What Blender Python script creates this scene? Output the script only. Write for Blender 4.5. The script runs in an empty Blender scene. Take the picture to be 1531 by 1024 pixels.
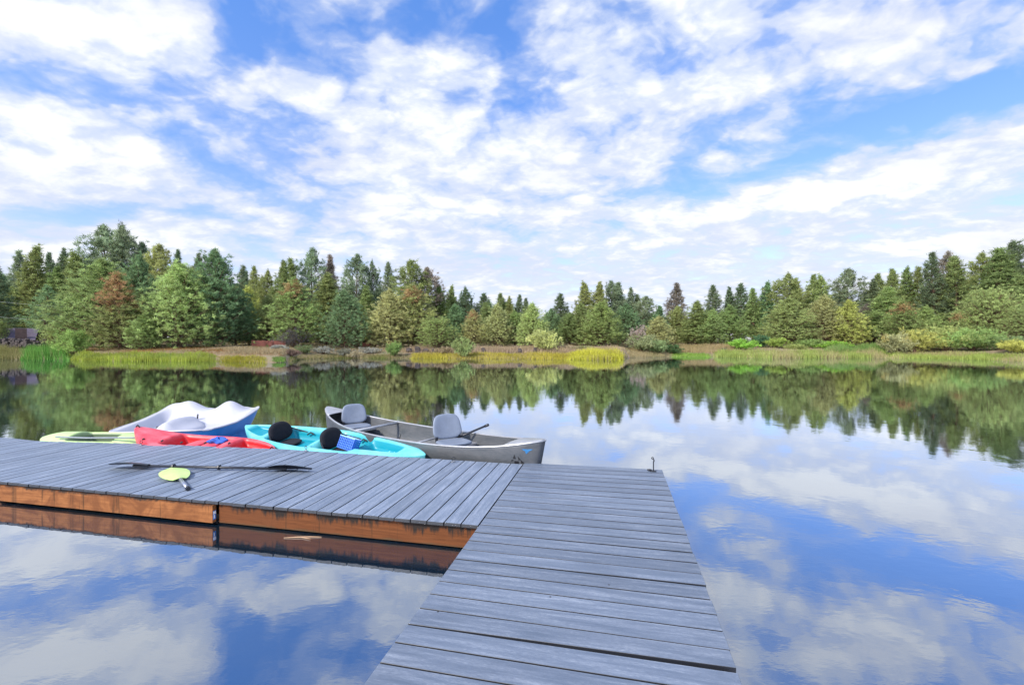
import bpy, math, random
import numpy as np
from mathutils import Vector, Matrix
R = math.radians
S = bpy.context.scene
C = S.collection
random.seed(7)

# ------------------------------------------------------------------ camera, light, exposure
CAMZ = 1.68; F = 680.4; HY = 509.0; CX = 765.5
cam = bpy.data.objects.new('camera', bpy.data.cameras.new('camera'))
C.objects.link(cam); S.camera = cam
cam.location = (0, 0, CAMZ); cam.rotation_euler = (R(90), 0, 0)
cam.data.sensor_width = 36; cam.data.lens = 16.0
cam.data.shift_y = -3.0 / 1531
cam.data.clip_start = 0.05; cam.data.clip_end = 6000
S.view_settings.view_transform = 'Standard'; S.view_settings.look = 'None'
S.view_settings.gamma = 1; S.view_settings.exposure = 0.55

SUN_EL, SUN_AZ = 40.0, 224.0       # azimuth clockwise from +Y : behind the camera, to the left
sd = bpy.data.lights.new('sun', 'SUN'); sun = bpy.data.objects.new('sun', sd); C.objects.link(sun)
sd.energy = 4.0; sd.angle = R(7.0); sd.color = (1.0, 0.93, 0.82)
sv = Vector((math.sin(R(SUN_AZ)) * math.cos(R(SUN_EL)), math.cos(R(SUN_AZ)) * math.cos(R(SUN_EL)), math.sin(R(SUN_EL))))
sun.rotation_euler = sv.to_track_quat('Z', 'Y').to_euler(); sun.location = sv * 60


class NT:
    def __init__(s, tree): s.t = tree; s.n = tree.nodes; s.l = tree.links
    def node(s, ty, props=None, **ins):
        n = s.n.new(ty)
        for k, v in (props or {}).items(): setattr(n, k, v)
        for k, v in ins.items():
            key = int(k[1:]) if k[0] == 'i' and k[1:].isdigit() else k.replace('_', ' ')
            s.put(n.inputs[key], v)
        return n
    def put(s, inp, v):
        if isinstance(v, bpy.types.NodeSocket): s.l.new(v, inp)
        elif isinstance(v, bpy.types.Node): s.l.new(v.outputs[0], inp)
        else:
            if hasattr(inp, 'default_value') and isinstance(v, tuple) and len(v) == 3 and inp.type == 'RGBA': v = v + (1,)
            inp.default_value = v
    def math(s, op, a, b=0.0, c=0.0, clamp=False):
        n = s.n.new('ShaderNodeMath'); n.operation = op; n.use_clamp = clamp
        s.put(n.inputs[0], a); s.put(n.inputs[1], b)
        if op in ('MULTIPLY_ADD',): s.put(n.inputs[2], c)
        return n.outputs[0]
    def mix(s, f, a, b, mode='MIX'):
        n = s.n.new('ShaderNodeMix'); n.data_type = 'RGBA'; n.blend_type = mode; n.clamp_factor = True
        s.put(n.inputs[0], f); s.put(n.inputs[6], a); s.put(n.inputs[7], b)
        return n.outputs[2]
    def rng(s, v, a, b, c=0.0, d=1.0, smooth=False):
        n = s.n.new('ShaderNodeMapRange'); n.interpolation_type = 'SMOOTHSTEP' if smooth else 'LINEAR'
        for i, x in enumerate((v, a, b, c, d)): s.put(n.inputs[i], x)
        return n.outputs[0]
    def noise(s, vec, scale, detail=4, rough=.55, dist=0.0, lac=2.0):
        n = s.node('ShaderNodeTexNoise', None, Vector=vec, Scale=scale, Detail=detail, Roughness=rough, Distortion=dist, Lacunarity=lac)
        return n.outputs[0]
    def mapping(s, vec, scale=(1, 1, 1), loc=(0, 0, 0), rot=(0, 0, 0), ty='POINT'):
        return s.node('ShaderNodeMapping', {'vector_type': ty}, Vector=vec, Scale=scale, Location=loc, Rotation=rot).outputs[0]


# ---- sky: Nishita blue with a cloud layer lying on a plane overhead
W = bpy.data.worlds.new('World'); S.world = W; W.use_nodes = True
W.node_tree.nodes.clear(); w = NT(W.node_tree)
K = 0.24
tc = w.node('ShaderNodeTexCoord').outputs['Generated']
sep = w.node('ShaderNodeSeparateXYZ', None, Vector=tc)
zc = w.math('MAXIMUM', sep.outputs[2], 0.0)
inv = w.math('DIVIDE', 1.0, w.math('ADD', zc, K))
P = w.node('ShaderNodeCombineXYZ', None, X=w.math('MULTIPLY', sep.outputs[0], inv), Y=w.math('MULTIPLY', sep.outputs[1], inv)).outputs[0]
wn = w.node('ShaderNodeTexNoise', None, Vector=P, Scale=2.3, Detail=5.0, Roughness=.6)
off = w.node('ShaderNodeVectorMath', {'operation': 'SUBTRACT'}, i0=wn.outputs[1], i1=(.5, .5, .5)).outputs[0]
off = w.node('ShaderNodeVectorMath', {'operation': 'MULTIPLY'}, i0=off, i1=(.30, .30, 0)).outputs[0]
PW = w.node('ShaderNodeVectorMath', {'operation': 'ADD'}, i0=P, i1=off).outputs[0]

def sky_p(px, py):
    d = np.array([(px - CX) / F, 1.0, (HY - py) / F]); d /= np.linalg.norm(d)
    return d[:2] / (max(d[2], 0) + K)
def blob(px, py, a, b, ang, wt):
    c = sky_p(px, py); ca, sa = math.cos(R(ang)), math.sin(R(ang))
    J = np.array([(sky_p(px + 2, py) - sky_p(px - 2, py)) / 4, (sky_p(px, py + 2) - sky_p(px, py - 2)) / 4]).T
    M = J @ np.array([[ca * a, -sa * b], [sa * a, ca * b]])
    U, sg, _ = np.linalg.svd(M)
    m = w.mapping(PW, scale=(float(sg[0]), float(sg[1]), 1), loc=(float(c[0]), float(c[1]), 0),
                  rot=(0, 0, math.atan2(U[1, 0], U[0, 0])), ty='TEXTURE')
    g = w.node('ShaderNodeTexGradient', {'gradient_type': 'SPHERICAL'}, Vector=m).outputs[1]
    return g, wt
BLOBS = [  # px, py, semi axes, tilt, weight   (weight > 0 cloud, < 0 clear blue)
    (110, 40, 270, 130, 15, .75), (100, 215, 250, 110, 12, .85), (30, 275, 140, 60, 0, .3), (250, 255, 90, 60, 20, .3),
    (300, 90, 60, 60, 0, .15), (420, 215, 190, 40, 28, .2),
    (375, 40, 70, 90, 30, -.55), (20, 103, 80, 30, 0, -.5), (200, 165, 190, 34, 30, -.42), (480, 88, 190, 34, 12, -.55),
    (640, 22, 230, 46, 4, -.5), (745, 60, 75, 75, 0, -.5), (760, 130, 60, 30, 0, -.3), (470, 190, 170, 40, 40, -.36), (370, 270, 170, 36, 25, -.5),
    (945, 18, 90, 45, 20, -.5), (660, 170, 60, 30, -20, -.42), (820, 165, 90, 22, -5, -.4), (860, 110, 50, 30, 0, -.2),
    (1310, 185, 330, 52, -17, -.78), (1120, 262, 170, 34, -20, -.42), (1080, 215, 60, 50, 0, -.35), (1480, 130, 170, 40, -18, -.4), (1400, 60, 160, 18, -28, -.2),
    (1020, 310, 60, 18, 0, -.3), (90, 320, 210, 26, 4, -.42), (365, 375, 110, 40, 0, -.32), (480, 300, 90, 40, 0, -.25), (290, 310, 60, 60, 0, -.25),
    (1180, 325, 260, 12, -6, -.2), (880, 370, 110, 10, 0, -.12), (700, 330, 80, 20, 0, -.15),
    (560, 130, 240, 80, 14, .5), (660, 80, 110, 70, 0, .35), (860, 90, 110, 60, 0, .3), (640, 250, 290, 110, 0, .45), (800, 230, 240, 70, 0, .4),
    (1090, 150, 190, 90, -12, .55), (930, 200, 130, 100, 0, .35), (1100, 50, 260, 80, 10, .4), (1330, 75, 260, 46, -24, .5), (1480, 80, 170, 26, -24, .45),
    (1330, 275, 400, 70, -13, .75), (1150, 300, 250, 50, -12, .4), (1450, 365, 230, 36, -3, .7), (620, 330, 320, 80, 0, .4), (950, 340, 300, 60, 0, .35),
    (100, 370, 130, 28, 0, .5), (270, 345, 160, 34, 0, .4), (1500, 20, 150, 40, -20, .3)]
acc = None
for b in BLOBS:
    g, wt = blob(*b)
    wt *= .88
    acc = w.math('MULTIPLY', g, wt) if acc is None else w.math('MULTIPLY_ADD', g, wt, acc)
n1 = w.noise(w.mapping(PW, rot=(0, 0, .5), scale=(1.0, 1.15, 1)), 3.6, 10, .60)
n2 = w.noise(w.mapping(P, rot=(0, 0, .9), scale=(1.0, 1.5, 1), loc=(5, 2, 0)), 8.5, 6, .60, .3)
vo = w.node('ShaderNodeTexVoronoi', {'feature': 'SMOOTH_F1', 'voronoi_dimensions': '2D'}, Vector=w.mapping(PW, rot=(0, 0, .4), scale=(1.0, 1.1, 1)), Scale=4.6, Detail=3.0, Roughness=.55, Smoothness=.7).outputs[0]
puff = w.math("SUBTRACT", .83, vo)
hz = w.rng(zc, 0.02, 0.36, .42, 0.0, True)
dens = w.math('ADD', w.math('ADD', w.math('MULTIPLY', w.math('SUBTRACT', n1, .5), 1.55), w.math('MULTIPLY', w.math('SUBTRACT', n2, .5), w.rng(zc, .06, .45, .35, .95))), acc)
dens = w.math('ADD', w.math('MULTIPLY_ADD', puff, w.rng(zc, .05, .4, .35, .95), dens), hz)
cov = w.math('ADD', w.math('MULTIPLY', w.rng(dens, -.52, .48, 0, 1, True), .74), w.math('MULTIPLY', w.rng(dens, -.08, .26, 0, 1, True), .26))
cov = w.math('MULTIPLY_ADD', cov, .90, .09, clamp=True)
thick = w.rng(w.math('ADD', dens, w.math('MULTIPLY', w.math('SUBTRACT', n2, .5), .8)), .2, .85, 0, 1, True)
lav = w.rng(w.noise(w.mapping(P, scale=(1, 1.6, 1), loc=(9, 4, 0)), 1.3, 3, .5), .42, .68)
cl = w.mix(thick, (5.2, 5.75, 7.0), (7.5, 7.6, 7.75))
cl = w.mix(w.math('MULTIPLY', lav, .5), cl, (4.9, 5.2, 6.3))
sky = w.node('ShaderNodeTexSky', {'sky_type': 'NISHITA', 'sun_disc': False, 'sun_elevation': R(SUN_EL), 'sun_rotation': R(SUN_AZ),
                                  'altitude': 1200.0, 'air_density': 1.0, 'dust_density': .4, 'ozone_density': 2.5}).outputs[0]
tint = w.mix(w.rng(zc, .08, .62), (1.68, 1.42, 1.46), (.62, 1.48, 2.4))
blue = w.mix(1.0, sky, tint, 'MULTIPLY')
# unseen clouds behind the camera get added brightness to light the trees frontally
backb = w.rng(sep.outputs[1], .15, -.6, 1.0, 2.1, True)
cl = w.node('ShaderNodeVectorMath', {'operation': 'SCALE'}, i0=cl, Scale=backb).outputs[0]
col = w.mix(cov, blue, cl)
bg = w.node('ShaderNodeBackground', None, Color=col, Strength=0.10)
w.node('ShaderNodeOutputWorld', None, Surface=bg.outputs[0])
try: W.cycles.sampling_method = 'MANUAL'; W.cycles.sample_map_resolution = 512
except Exception: pass


# ------------------------------------------------------------------ helpers
def to_world(px, py, z):
    Y = F * (CAMZ - z) / (py - HY)
    return Vector(((px - CX) / F * Y, Y, z))
def at_depth(px, Y, z=0.0): return Vector(((px - CX) / F * Y, Y, z))

def mat(name, build):
    m = bpy.data.materials.new(name); m.use_nodes = True; m.node_tree.nodes.clear()
    t = NT(m.node_tree); build(t); return m
def out(t, sh, disp=None):
    o = t.node('ShaderNodeOutputMaterial'); t.put(o.inputs[0], sh)
def principled(t, **k):
    return t.node('ShaderNodeBsdfPrincipled', None, **k)
def bump(t, h, strength=.3, dist=.01):
    return t.node('ShaderNodeBump', None, Height=h, Strength=strength, Distance=dist).outputs[0]
def simple(name, colr, rough=.5, metal=0.0, var=.15, scale=6.0, bumpy=0.0, coat=0.0, bscale=None):
    def b(t):
        c = t.node('ShaderNodeTexCoord').outputs['Object']
        n = t.noise(c, scale, 5, .6)
        lo = tuple(x * (1 - var) for x in colr); hi = tuple(min(1, x * (1 + var)) for x in colr)
        col = t.mix(t.rng(n, .3, .7), lo, hi)
        kw = dict(Base_Color=col, Roughness=t.rng(t.noise(c, scale * 2.3, 4), .3, .7, max(0, rough - .08), rough + .1), Metallic=metal)
        p = principled(t, **kw)
        if coat: p.inputs['Coat Weight'].default_value = coat
        if bumpy: t.put(p.inputs['Normal'], bump(t, t.noise(c, bscale or scale * 6, 4), bumpy, .01))
        out(t, p)
    return mat(name, b)

class MB:
    def __init__(s): s.v = []; s.f = []; s.a = []; s.cur = (0.5, 0.0, 0.0)
    def add(s, vs, fs):
        b = len(s.v); s.v += [tuple(x) for x in vs]; s.f += [tuple(i + b for i in f) for f in fs]
        s.a += [s.cur] * len(vs)
    def box(s, x0, x1, y0, y1, z0, z1, M=None, c=0.0):
        if c:
            vs = [];
            for z, k in ((z0, 0), (z1 - c, 0), (z1, c)):
                vs += [(x0 + k, y0 + k, z), (x1 - k, y0 + k, z), (x1 - k, y1 - k, z), (x0 + k, y1 - k, z)]
            fs = [(3, 2, 1, 0), (8, 9, 10, 11)]
            for r in (0, 4): fs += [(r + i, r + (i + 1) % 4, r + 4 + (i + 1) % 4, r + 4 + i) for i in range(4)]
        else:
            vs = [(x0, y0, z0), (x1, y0, z0), (x1, y1, z0), (x0, y1, z0), (x0, y0, z1), (x1, y0, z1), (x1, y1, z1), (x0, y1, z1)]
            fs = [(3, 2, 1, 0), (4, 5, 6, 7), (0, 1, 5, 4), (1, 2, 6, 5), (2, 3, 7, 6), (3, 0, 4, 7)]
        if M: vs = [M @ Vector(v) for v in vs]
        s.add(vs, fs)
    def tube(s, pts, r, n=8, caps=True):
        pts = [Vector(p) for p in pts]; rs = r if isinstance(r, (list, tuple)) else [r] * len(pts)
        vs = []; up = Vector((0, 0, 1)); N = None
        for i, p in enumerate(pts):
            d = (pts[min(i + 1, len(pts) - 1)] - pts[max(i - 1, 0)]).normalized()
            if N is None:
                N = d.cross(up if abs(d.z) < .9 else Vector((1, 0, 0))).normalized()
            N = (N - d * N.dot(d)).normalized(); B = d.cross(N)
            for k in range(n):
                a = 2 * math.pi * k / n
                vs.append(p + (N * math.cos(a) + B * math.sin(a)) * rs[i])
        fs = []
        for i in range(len(pts) - 1):
            for k in range(n):
                fs.append((i * n + k, i * n + (k + 1) % n, (i + 1) * n + (k + 1) % n, (i + 1) * n + k))
        if caps: fs += [tuple(reversed(range(n))), tuple(range((len(pts) - 1) * n, len(pts) * n))]
        s.add(vs, fs)
    def grid(s, fn, nu, nv, flip=False):
        vs = [fn(i / nu, j / nv) for i in range(nu + 1) for j in range(nv + 1)]
        fs = []
        for i in range(nu):
            for j in range(nv):
                a = i * (nv + 1) + j; q = (a, a + 1, a + nv + 2, a + nv + 1)
                fs.append(q if not flip else q[::-1])
        s.add(vs, fs)
    def pad(s, outline, th, M, dish=0.0, curve=0.0, n=40, lip=.12):
        """closed rounded slab; outline(angle)->(x,y); local z is thickness"""
        rings = [(0, 1), (.35, 1), (.7, 1), (1 - lip, .92), (1 - lip * .35, .6), (1, 0), (1 - lip * .35, -.6), (1 - lip, -.92), (.7, -1), (.35, -1), (0, -1)]
        vs = []
        for (r, zz) in rings:
            for k in range(n):
                x, y = outline(2 * math.pi * k / n)
                x *= r; y *= r
                vs.append(M @ Vector((x, y, zz * th / 2 + curve * x * x - dish * (1 - r * r))))
        fs = []
        for i in range(len(rings) - 1):
            for k in range(n): fs.append((i * n + k, i * n + (k + 1) % n, (i + 1) * n + (k + 1) % n, (i + 1) * n + k))
        s.add(vs, fs)
    def build(s, name, m, parent=None, smooth=False, merge=False):
        me = bpy.data.meshes.new(name); me.from_pydata(s.v, [], s.f)
        at = me.attributes.new('tint', 'FLOAT_COLOR', 'POINT')
        at.data.foreach_set('color', np.array([(a[0], a[1], a[2], 1) for a in s.a], dtype=np.float32).ravel())
        me.validate(); me.materials.append(m)
        if merge:
            import bmesh
            bm = bmesh.new(); bm.from_mesh(me); bmesh.ops.remove_doubles(bm, verts=bm.verts, dist=1e-4)
            bmesh.ops.recalc_face_normals(bm, faces=bm.faces); bm.to_mesh(me); bm.free()
        if smooth: me.polygons.foreach_set('use_smooth', [True] * len(me.polygons))
        o = bpy.data.objects.new(name, me); C.objects.link(o)
        if parent: o.parent = parent
        return o
def fast_mesh(name, V, Fc, tint, m, parent=None):
    """V (n,3) float, Fc (k,3) triangles, tint (n,3)"""
    me = bpy.data.meshes.new(name)
    me.vertices.add(len(V)); me.vertices.foreach_set('co', V.astype(np.float32).ravel())
    k = len(Fc); me.loops.add(k * 3); me.polygons.add(k)
    me.loops.foreach_set('vertex_index', Fc.astype(np.int32).ravel())
    me.polygons.foreach_set('loop_start', np.arange(0, k * 3, 3, dtype=np.int32))
    me.update(calc_edges=True)
    at = me.attributes.new('tint', 'FLOAT_COLOR', 'POINT')
    at.data.foreach_set('color', np.concatenate([tint, np.ones((len(V), 1))], 1).astype(np.float32).ravel())
    me.materials.append(m)
    o = bpy.data.objects.new(name, me); C.objects.link(o)
    if parent: o.parent = parent
    return o
def tag(o, label=None, cat=None, group=None, kind=None):
    if label: o['label'] = label
    if cat: o['category'] = cat
    if group: o['group'] = group
    if kind: o['kind'] = kind
    return o
def empty(name, loc=(0, 0, 0), rz=0, **k):
    o = bpy.data.objects.new(name, None); C.objects.link(o); o.empty_display_size = .3
    o.location = loc; o.rotation_euler = (0, 0, rz); tag(o, **k); return o
def frame(o, x, y=None, z=None):
    """matrix from origin + x axis + z axis"""
    x = Vector(x).normalized()
    if z is not None:
        z = Vector(z); z = (z - x * z.dot(x)).normalized(); y = z.cross(x)
    else:
        y = Vector(y); y = (y - x * y.dot(x)).normalized(); z = x.cross(y)
    M = Matrix.Identity(4)
    for i in range(3): M[i][0] = x[i]; M[i][1] = y[i]; M[i][2] = z[i]; M[i][3] = o[i]
    return M
def rrect(w_, h_, e=4.0, taper=0.0):
    def f(a):
        c, s_ = math.cos(a), math.sin(a)
        r = (abs(c) ** e + abs(s_) ** e) ** (-1 / e)
        x, y = r * c, r * s_
        return x * w_ / 2 * (1 - taper * (y + 1) / 2), y * h_ / 2
    return f

# ------------------------------------------------------------------ terrain
WL = [(-900, 536), (0, 536.5), (100, 537), (128, 539), (320, 540), (345, 541), (424, 542.5), (436, 540), (452, 537), (500, 535.4), (600, 535.6),
      (760, 536.2), (860, 537.3), (932, 537.8), (939, 534), (1000, 533.2), (1100, 533.6), (1150, 535), (1250, 534.6), (1322, 534.6), (1332, 535.0), (1400, 535.6), (1450, 537), (1531, 540), (2300, 541)]
WLx = np.array([a for a, _ in WL], float); WLy = np.array([b for _, b in WL], float)
def shore_depth(px): return F * CAMZ / (np.interp(px, WLx, WLy) - HY)
_th = []; _rs = []
for px in np.linspace(-300, 1830, 700):
    th = math.atan2((px - CX) / F, 1.0); _th.append(th); _rs.append(float(shore_depth(px)) / math.cos(th))
_th = np.array([-math.pi, -2.4, -1.9, -1.3] + _th + [1.3, 1.9, 2.4, math.pi]); _rs = np.array([14, 16, 30, 62] + _rs + [62, 30, 16, 14], float)
def shore_s(x, y):
    return np.hypot(x, y) - np.interp(np.arctan2(x, y), _th, _rs)
def vnoise(x, y, f, seed=0):
    v = 0
    rs = np.random.RandomState(seed)
    for k in range(5):
        a = rs.uniform(0, 2 * math.pi); b = rs.uniform(0, 6.28); g = f * rs.uniform(.6, 1.8)
        v = v + np.sin((x * math.cos(a) + y * math.sin(a)) * g + b)
    return v / 5
def ground_z(x, y):
    x = np.asarray(x, float); y = np.asarray(y, float)
    s = shore_s(x, y)
    hi = np.interp(s, [-6, -1.5, 0, .5, 1.5, 4, 10, 30, 90, 1500], [-1.6, -.8, -.03, .10, .32, .72, 1.0, 1.35, 2.4, 4.0])
    return hi + np.clip(s, 0, 4) / 4 * (.10 * vnoise(x, y, .9, 3) + .05 * vnoise(x, y, 2.7, 4))
def gz(x, y): return float(ground_z(x, y))

def m_ground(t):
    c = t.node('ShaderNodeTexCoord').outputs['Object']
    a = t.noise(c, .25, 6, .6); b = t.noise(c, 1.6, 6, .65); d = t.noise(c, 9, 4, .6)
    col = t.mix(t.rng(a, .4, .6), (.24, .18, .115), (.20, .13, .075))
    col = t.mix(t.rng(b, .45, .62), col, (.12, .13, .05))
    col = t.mix(t.rng(d, .5, .75), col, (.30, .24, .16))
    out(t, principled(t, Base_Color=col, Roughness=.95, Normal=bump(t, d, .6, .05)))
M_ground = mat('ground', m_ground)
ax = np.concatenate([-np.geomspace(1600, 70, 12), np.arange(-66, 66.1, .75), np.geomspace(70, 1600, 12)])
ay = np.concatenate([-np.geomspace(1600, 30, 9), np.arange(-26, 24, 3.0), np.arange(24, 84, .6), np.geomspace(86, 1600, 12)])
gx, gy = np.meshgrid(ax, ay); gzv = ground_z(gx, gy)
nb, na = gx.shape
idx = np.arange(nb * na).reshape(nb, na)
q = np.stack([idx[:-1, :-1], idx[:-1, 1:], idx[1:, 1:], idx[1:, :-1]], -1).reshape(-1, 4)
tri = np.concatenate([q[:, [0, 1, 2]], q[:, [0, 2, 3]]])
g = fast_mesh('ground', np.stack([gx, gy, gzv], -1).reshape(-1, 3), tri, np.zeros((nb * na, 3)) + .5, M_ground)
g.data.polygons.foreach_set('use_smooth', [True] * len(g.data.polygons)); tag(g, kind='structure')

def m_water(t):
    c = t.node('ShaderNodeTexCoord').outputs['Object']
    n1 = t.noise(t.mapping(c, scale=(1, 1, 1)), 2.2, 3, .5, .4)
    n2 = t.noise(t.mapping(c, rot=(0, 0, .6), scale=(1.0, 2.2, 1)), 9.0, 3, .55)
    patch = t.rng(t.noise(c, .25, 2), .35, .65, .35, 1.0)
    h = t.math('MULTIPLY', t.math('MULTIPLY_ADD', n2, .16, n1), patch)
    nrm = bump(t, h, .5, .0045)
    fr = t.node('ShaderNodeFresnel', None, IOR=1.33, Normal=nrm).outputs[0]
    fac = t.rng(fr, .03, .42, .43, .97)
    gl = t.node('ShaderNodeBsdfGlossy', None, Color=(.87, .92, 1.0), Roughness=.005, Normal=nrm)
    bot = t.mix(t.rng(t.noise(c, 1.3, 5, .65), .42, .62), (.006, .018, .036), (.014, .024, .034))
    df = t.node('ShaderNodeBsdfDiffuse', None, Color=bot)
    ms = t.node('ShaderNodeMixShader', None, i0=fac, i1=df.outputs[0], i2=gl.outputs[0])
    out(t, ms.outputs[0])
M_water = mat('pond_water', m_water)
wb = MB(); wb.add([(-400, -300, 0), (400, -300, 0), (400, 400, 0), (-400, 400, 0)], [(0, 1, 2, 3)])
tag(wb.build('water', M_water), kind='structure')

# ------------------------------------------------------------------ docks
TH = R(12.56)                       # walkway heading, clockwise from +Y
H = CAMZ - .22                      # eye above the decking
DZ = .22
def m_deck(streak_axis, lift=1.0):
    def b(t):
        c = t.node('ShaderNodeTexCoord').outputs['Object']
        at = t.node('ShaderNodeAttribute', {'attribute_name': 'tint'}).outputs[0]
        sp = t.node('ShaderNodeSeparateColor', None, Color=at)
        sc = (1.0, 14, 14) if streak_axis == 0 else (14, 1.0, 14)
        offs = t.node('ShaderNodeVectorMath', {'operation': 'MULTIPLY_ADD'}, i0=sp.outputs[0], i1=(37, 53, 0), i2=t.mapping(c, scale=sc)).outputs[0]
        st = t.noise(offs, 2.2, 7, .7, .2)
        fine = t.noise(t.mapping(c, scale=tuple(6 * q_ for q_ in sc)), 6.0, 5, .7)
        blot = t.noise(c, 1.7, 5, .6)
        base = t.mix(t.rng(st, .32, .70), (.090, .118, .168), (.170, .203, .268))
        base = t.mix(t.math('MULTIPLY', t.rng(t.math('ADD', fine, t.math('MULTIPLY', t.math('SUBTRACT', st, .5), .8)), .52, .70), .42), base, (.34, .375, .43))
        base = t.mix(t.math('MULTIPLY', t.rng(fine, .50, .34), .45), base, (.06, .08, .12))
        base = t.mix(t.math('MULTIPLY', t.rng(blot, .5, .75), .4), base, (.065, .085, .12))
        hsv = t.node('ShaderNodeHueSaturation', None, Color=base, Value=t.rng(sp.outputs[0], 0, 1, .9 * lift, 1.1 * lift)).outputs[0]
        vor = t.node('ShaderNodeTexVoronoi', {'feature': 'F1'}, Vector=c, Scale=3.1)
        hsv = t.mix(t.rng(vor.outputs[0], .022, .016), hsv, (.03, .03, .03))
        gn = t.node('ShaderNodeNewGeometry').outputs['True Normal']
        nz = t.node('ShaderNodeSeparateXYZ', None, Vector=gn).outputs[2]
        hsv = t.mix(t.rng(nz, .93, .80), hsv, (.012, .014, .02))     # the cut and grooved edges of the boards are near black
        p = principled(t, Base_Color=hsv, Roughness=t.rng(st, .3, .7, .42, .62), Normal=bump(t, t.math('ADD', fine, st), .35, .0022))
        p.inputs['Specular IOR Level'].default_value = .6
        out(t, p)
    return b
M_deckx = mat('composite_decking_across', m_deck(0)); M_decky = mat('composite_decking_along', m_deck(1, 1.22))
def m_fascia(wet):
    def b(t):
        c = t.node('ShaderNodeTexCoord').outputs['Object']; s = t.node('ShaderNodeSeparateXYZ', None, Vector=c)
        gr = t.noise(t.mapping(c, scale=(1.2, 20, 22)), 2.5, 6, .65, .4)
        bl = t.noise(t.mapping(c, scale=(2.2, 1, 3)), 1.6, 5, .6, .8)
        kn = t.node('ShaderNodeTexVoronoi', {'feature': 'F1'}, Vector=t.mapping(c, scale=(1.5, 1, 4)), Scale=1.6).outputs[0]
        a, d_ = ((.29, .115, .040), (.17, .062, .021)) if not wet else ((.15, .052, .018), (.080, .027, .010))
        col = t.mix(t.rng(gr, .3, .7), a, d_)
        col = t.mix(t.rng(bl, .44, .58, 0, .75), col, (.12, .042, .016))
        col = t.mix(t.rng(kn, .09, .05), col, (.10, .04, .02))
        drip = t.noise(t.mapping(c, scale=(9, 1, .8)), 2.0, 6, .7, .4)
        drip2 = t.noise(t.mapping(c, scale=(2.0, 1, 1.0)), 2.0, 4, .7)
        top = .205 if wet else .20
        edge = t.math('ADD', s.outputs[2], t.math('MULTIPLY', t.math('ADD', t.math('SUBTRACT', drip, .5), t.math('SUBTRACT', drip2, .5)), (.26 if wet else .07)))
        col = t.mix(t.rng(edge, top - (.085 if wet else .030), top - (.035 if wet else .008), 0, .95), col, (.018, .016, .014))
        thin = t.rng(t.noise(t.mapping(c, scale=(7, 1, .35)), 1.6, 3, .6, .9), .60, .66)
        col = t.mix(t.math('MULTIPLY', thin, .7), col, (.05, .025, .012))
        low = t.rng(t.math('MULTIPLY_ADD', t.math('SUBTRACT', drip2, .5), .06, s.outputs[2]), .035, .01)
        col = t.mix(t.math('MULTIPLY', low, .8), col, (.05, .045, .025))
        p = principled(t, Base_Color=col, Roughness=.85, Normal=bump(t, gr, .4, .003)); p.inputs['Specular IOR Level'].default_value = .15; out(t, p)
    return b
M_fas = mat('treated_timber', m_fascia(False)); M_faswet = mat('treated_timber_stained', m_fascia(True))
M_dark = simple('black_float', (.012, .013, .015), .7)
M_joist = simple('joist_timber', (.10, .05, .025), .8)
M_steel = simple('galvanised_steel', (.45, .46, .48), .35, 1.0)
M_blacksteel = simple('dark_steel', (.035, .037, .045), .4, .7)
M_white = simple('white_label', (.75, .78, .8), .5)
M_bluelab = simple('blue_label', (.05, .16, .45), .5)

# local frame: x = v (to the right across the walkway), y = u (away from the camera)
walk = empty('dock', (0, 0, 0), -TH, label='grey composite walkway running away from the camera in the foreground', cat='dock')
VL, VR = -1.035, .537
b = MB(); rnd = random.Random(3)
pitch = .1442; yend = 5.345
nbd = 45; skew0 = .045
ang = skew0
gap_extra = {}
y = yend
for i in range(nbd):
    # the wide wedge gap and a small one, measured from the far end
    b.cur = (rnd.random(), rnd.random(), 0)
    dz = rnd.uniform(-.0012, .0012); dl = rnd.uniform(-.004, .004)
    y1 = y - .0045; y0 = y - pitch + .0045
    if i == 25: y0 += 0
    sl = (skew0 * max(0, 1 - i / 14)) + rnd.uniform(-.0012, .0012)
    xs = [VL, VR + dl + (.0 if i < 30 else .012)]
    wedge_t = .024 if i == 21 else (.009 if i == 16 else 0)   # this board's near edge pulls back toward the right
    vs = []
    for z, k in ((DZ - .025, 0), (DZ - .0015 + dz, 0), (DZ + dz, .0012)):
        def py_(x, base): return base + sl * (x - VL) / 1.57
        vs += [(xs[0] + k, py_(xs[0], y0 + k), z), (xs[1] - k, py_(xs[1], y0 + k) + wedge_t, z), (xs[1] - k, py_(xs[1], y1 - k) + (wedge_t * .25 if wedge_t else 0), z), (xs[0] + k, py_(xs[0], y1 - k), z)]
    fs = [(3, 2, 1, 0), (8, 9, 10, 11)]
    for r in (0, 4): fs += [(r + j, r + (j + 1) % 4, r + 4 + (j + 1) % 4, r + 4 + j) for j in range(4)]
    b.add(vs, fs)
    y -= pitch
o = b.build('decking', M_deckx, walk)
fb = MB()
fb.box(VL + .03, VL + .068, -1.2, 5.30, .01, .192); fb.box(VR - .065, VR - .027, -1.2, 5.33, .01, .192)
fb.box(VL + .07, VR - .07, 5.26, 5.30, .01, .192)
for k in range(9): fb.box(VL + .07, VR - .07, -.9 + k * .68, -.862 + k * .68, .06, .188)
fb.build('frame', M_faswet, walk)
fl = MB()
for k in range(3): fl.box(VL + .14, VR - .14, -1.0 + k * 2.1, .7 + k * 2.1, -.28, .055)
fl.build('float', M_dark, walk)

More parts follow.
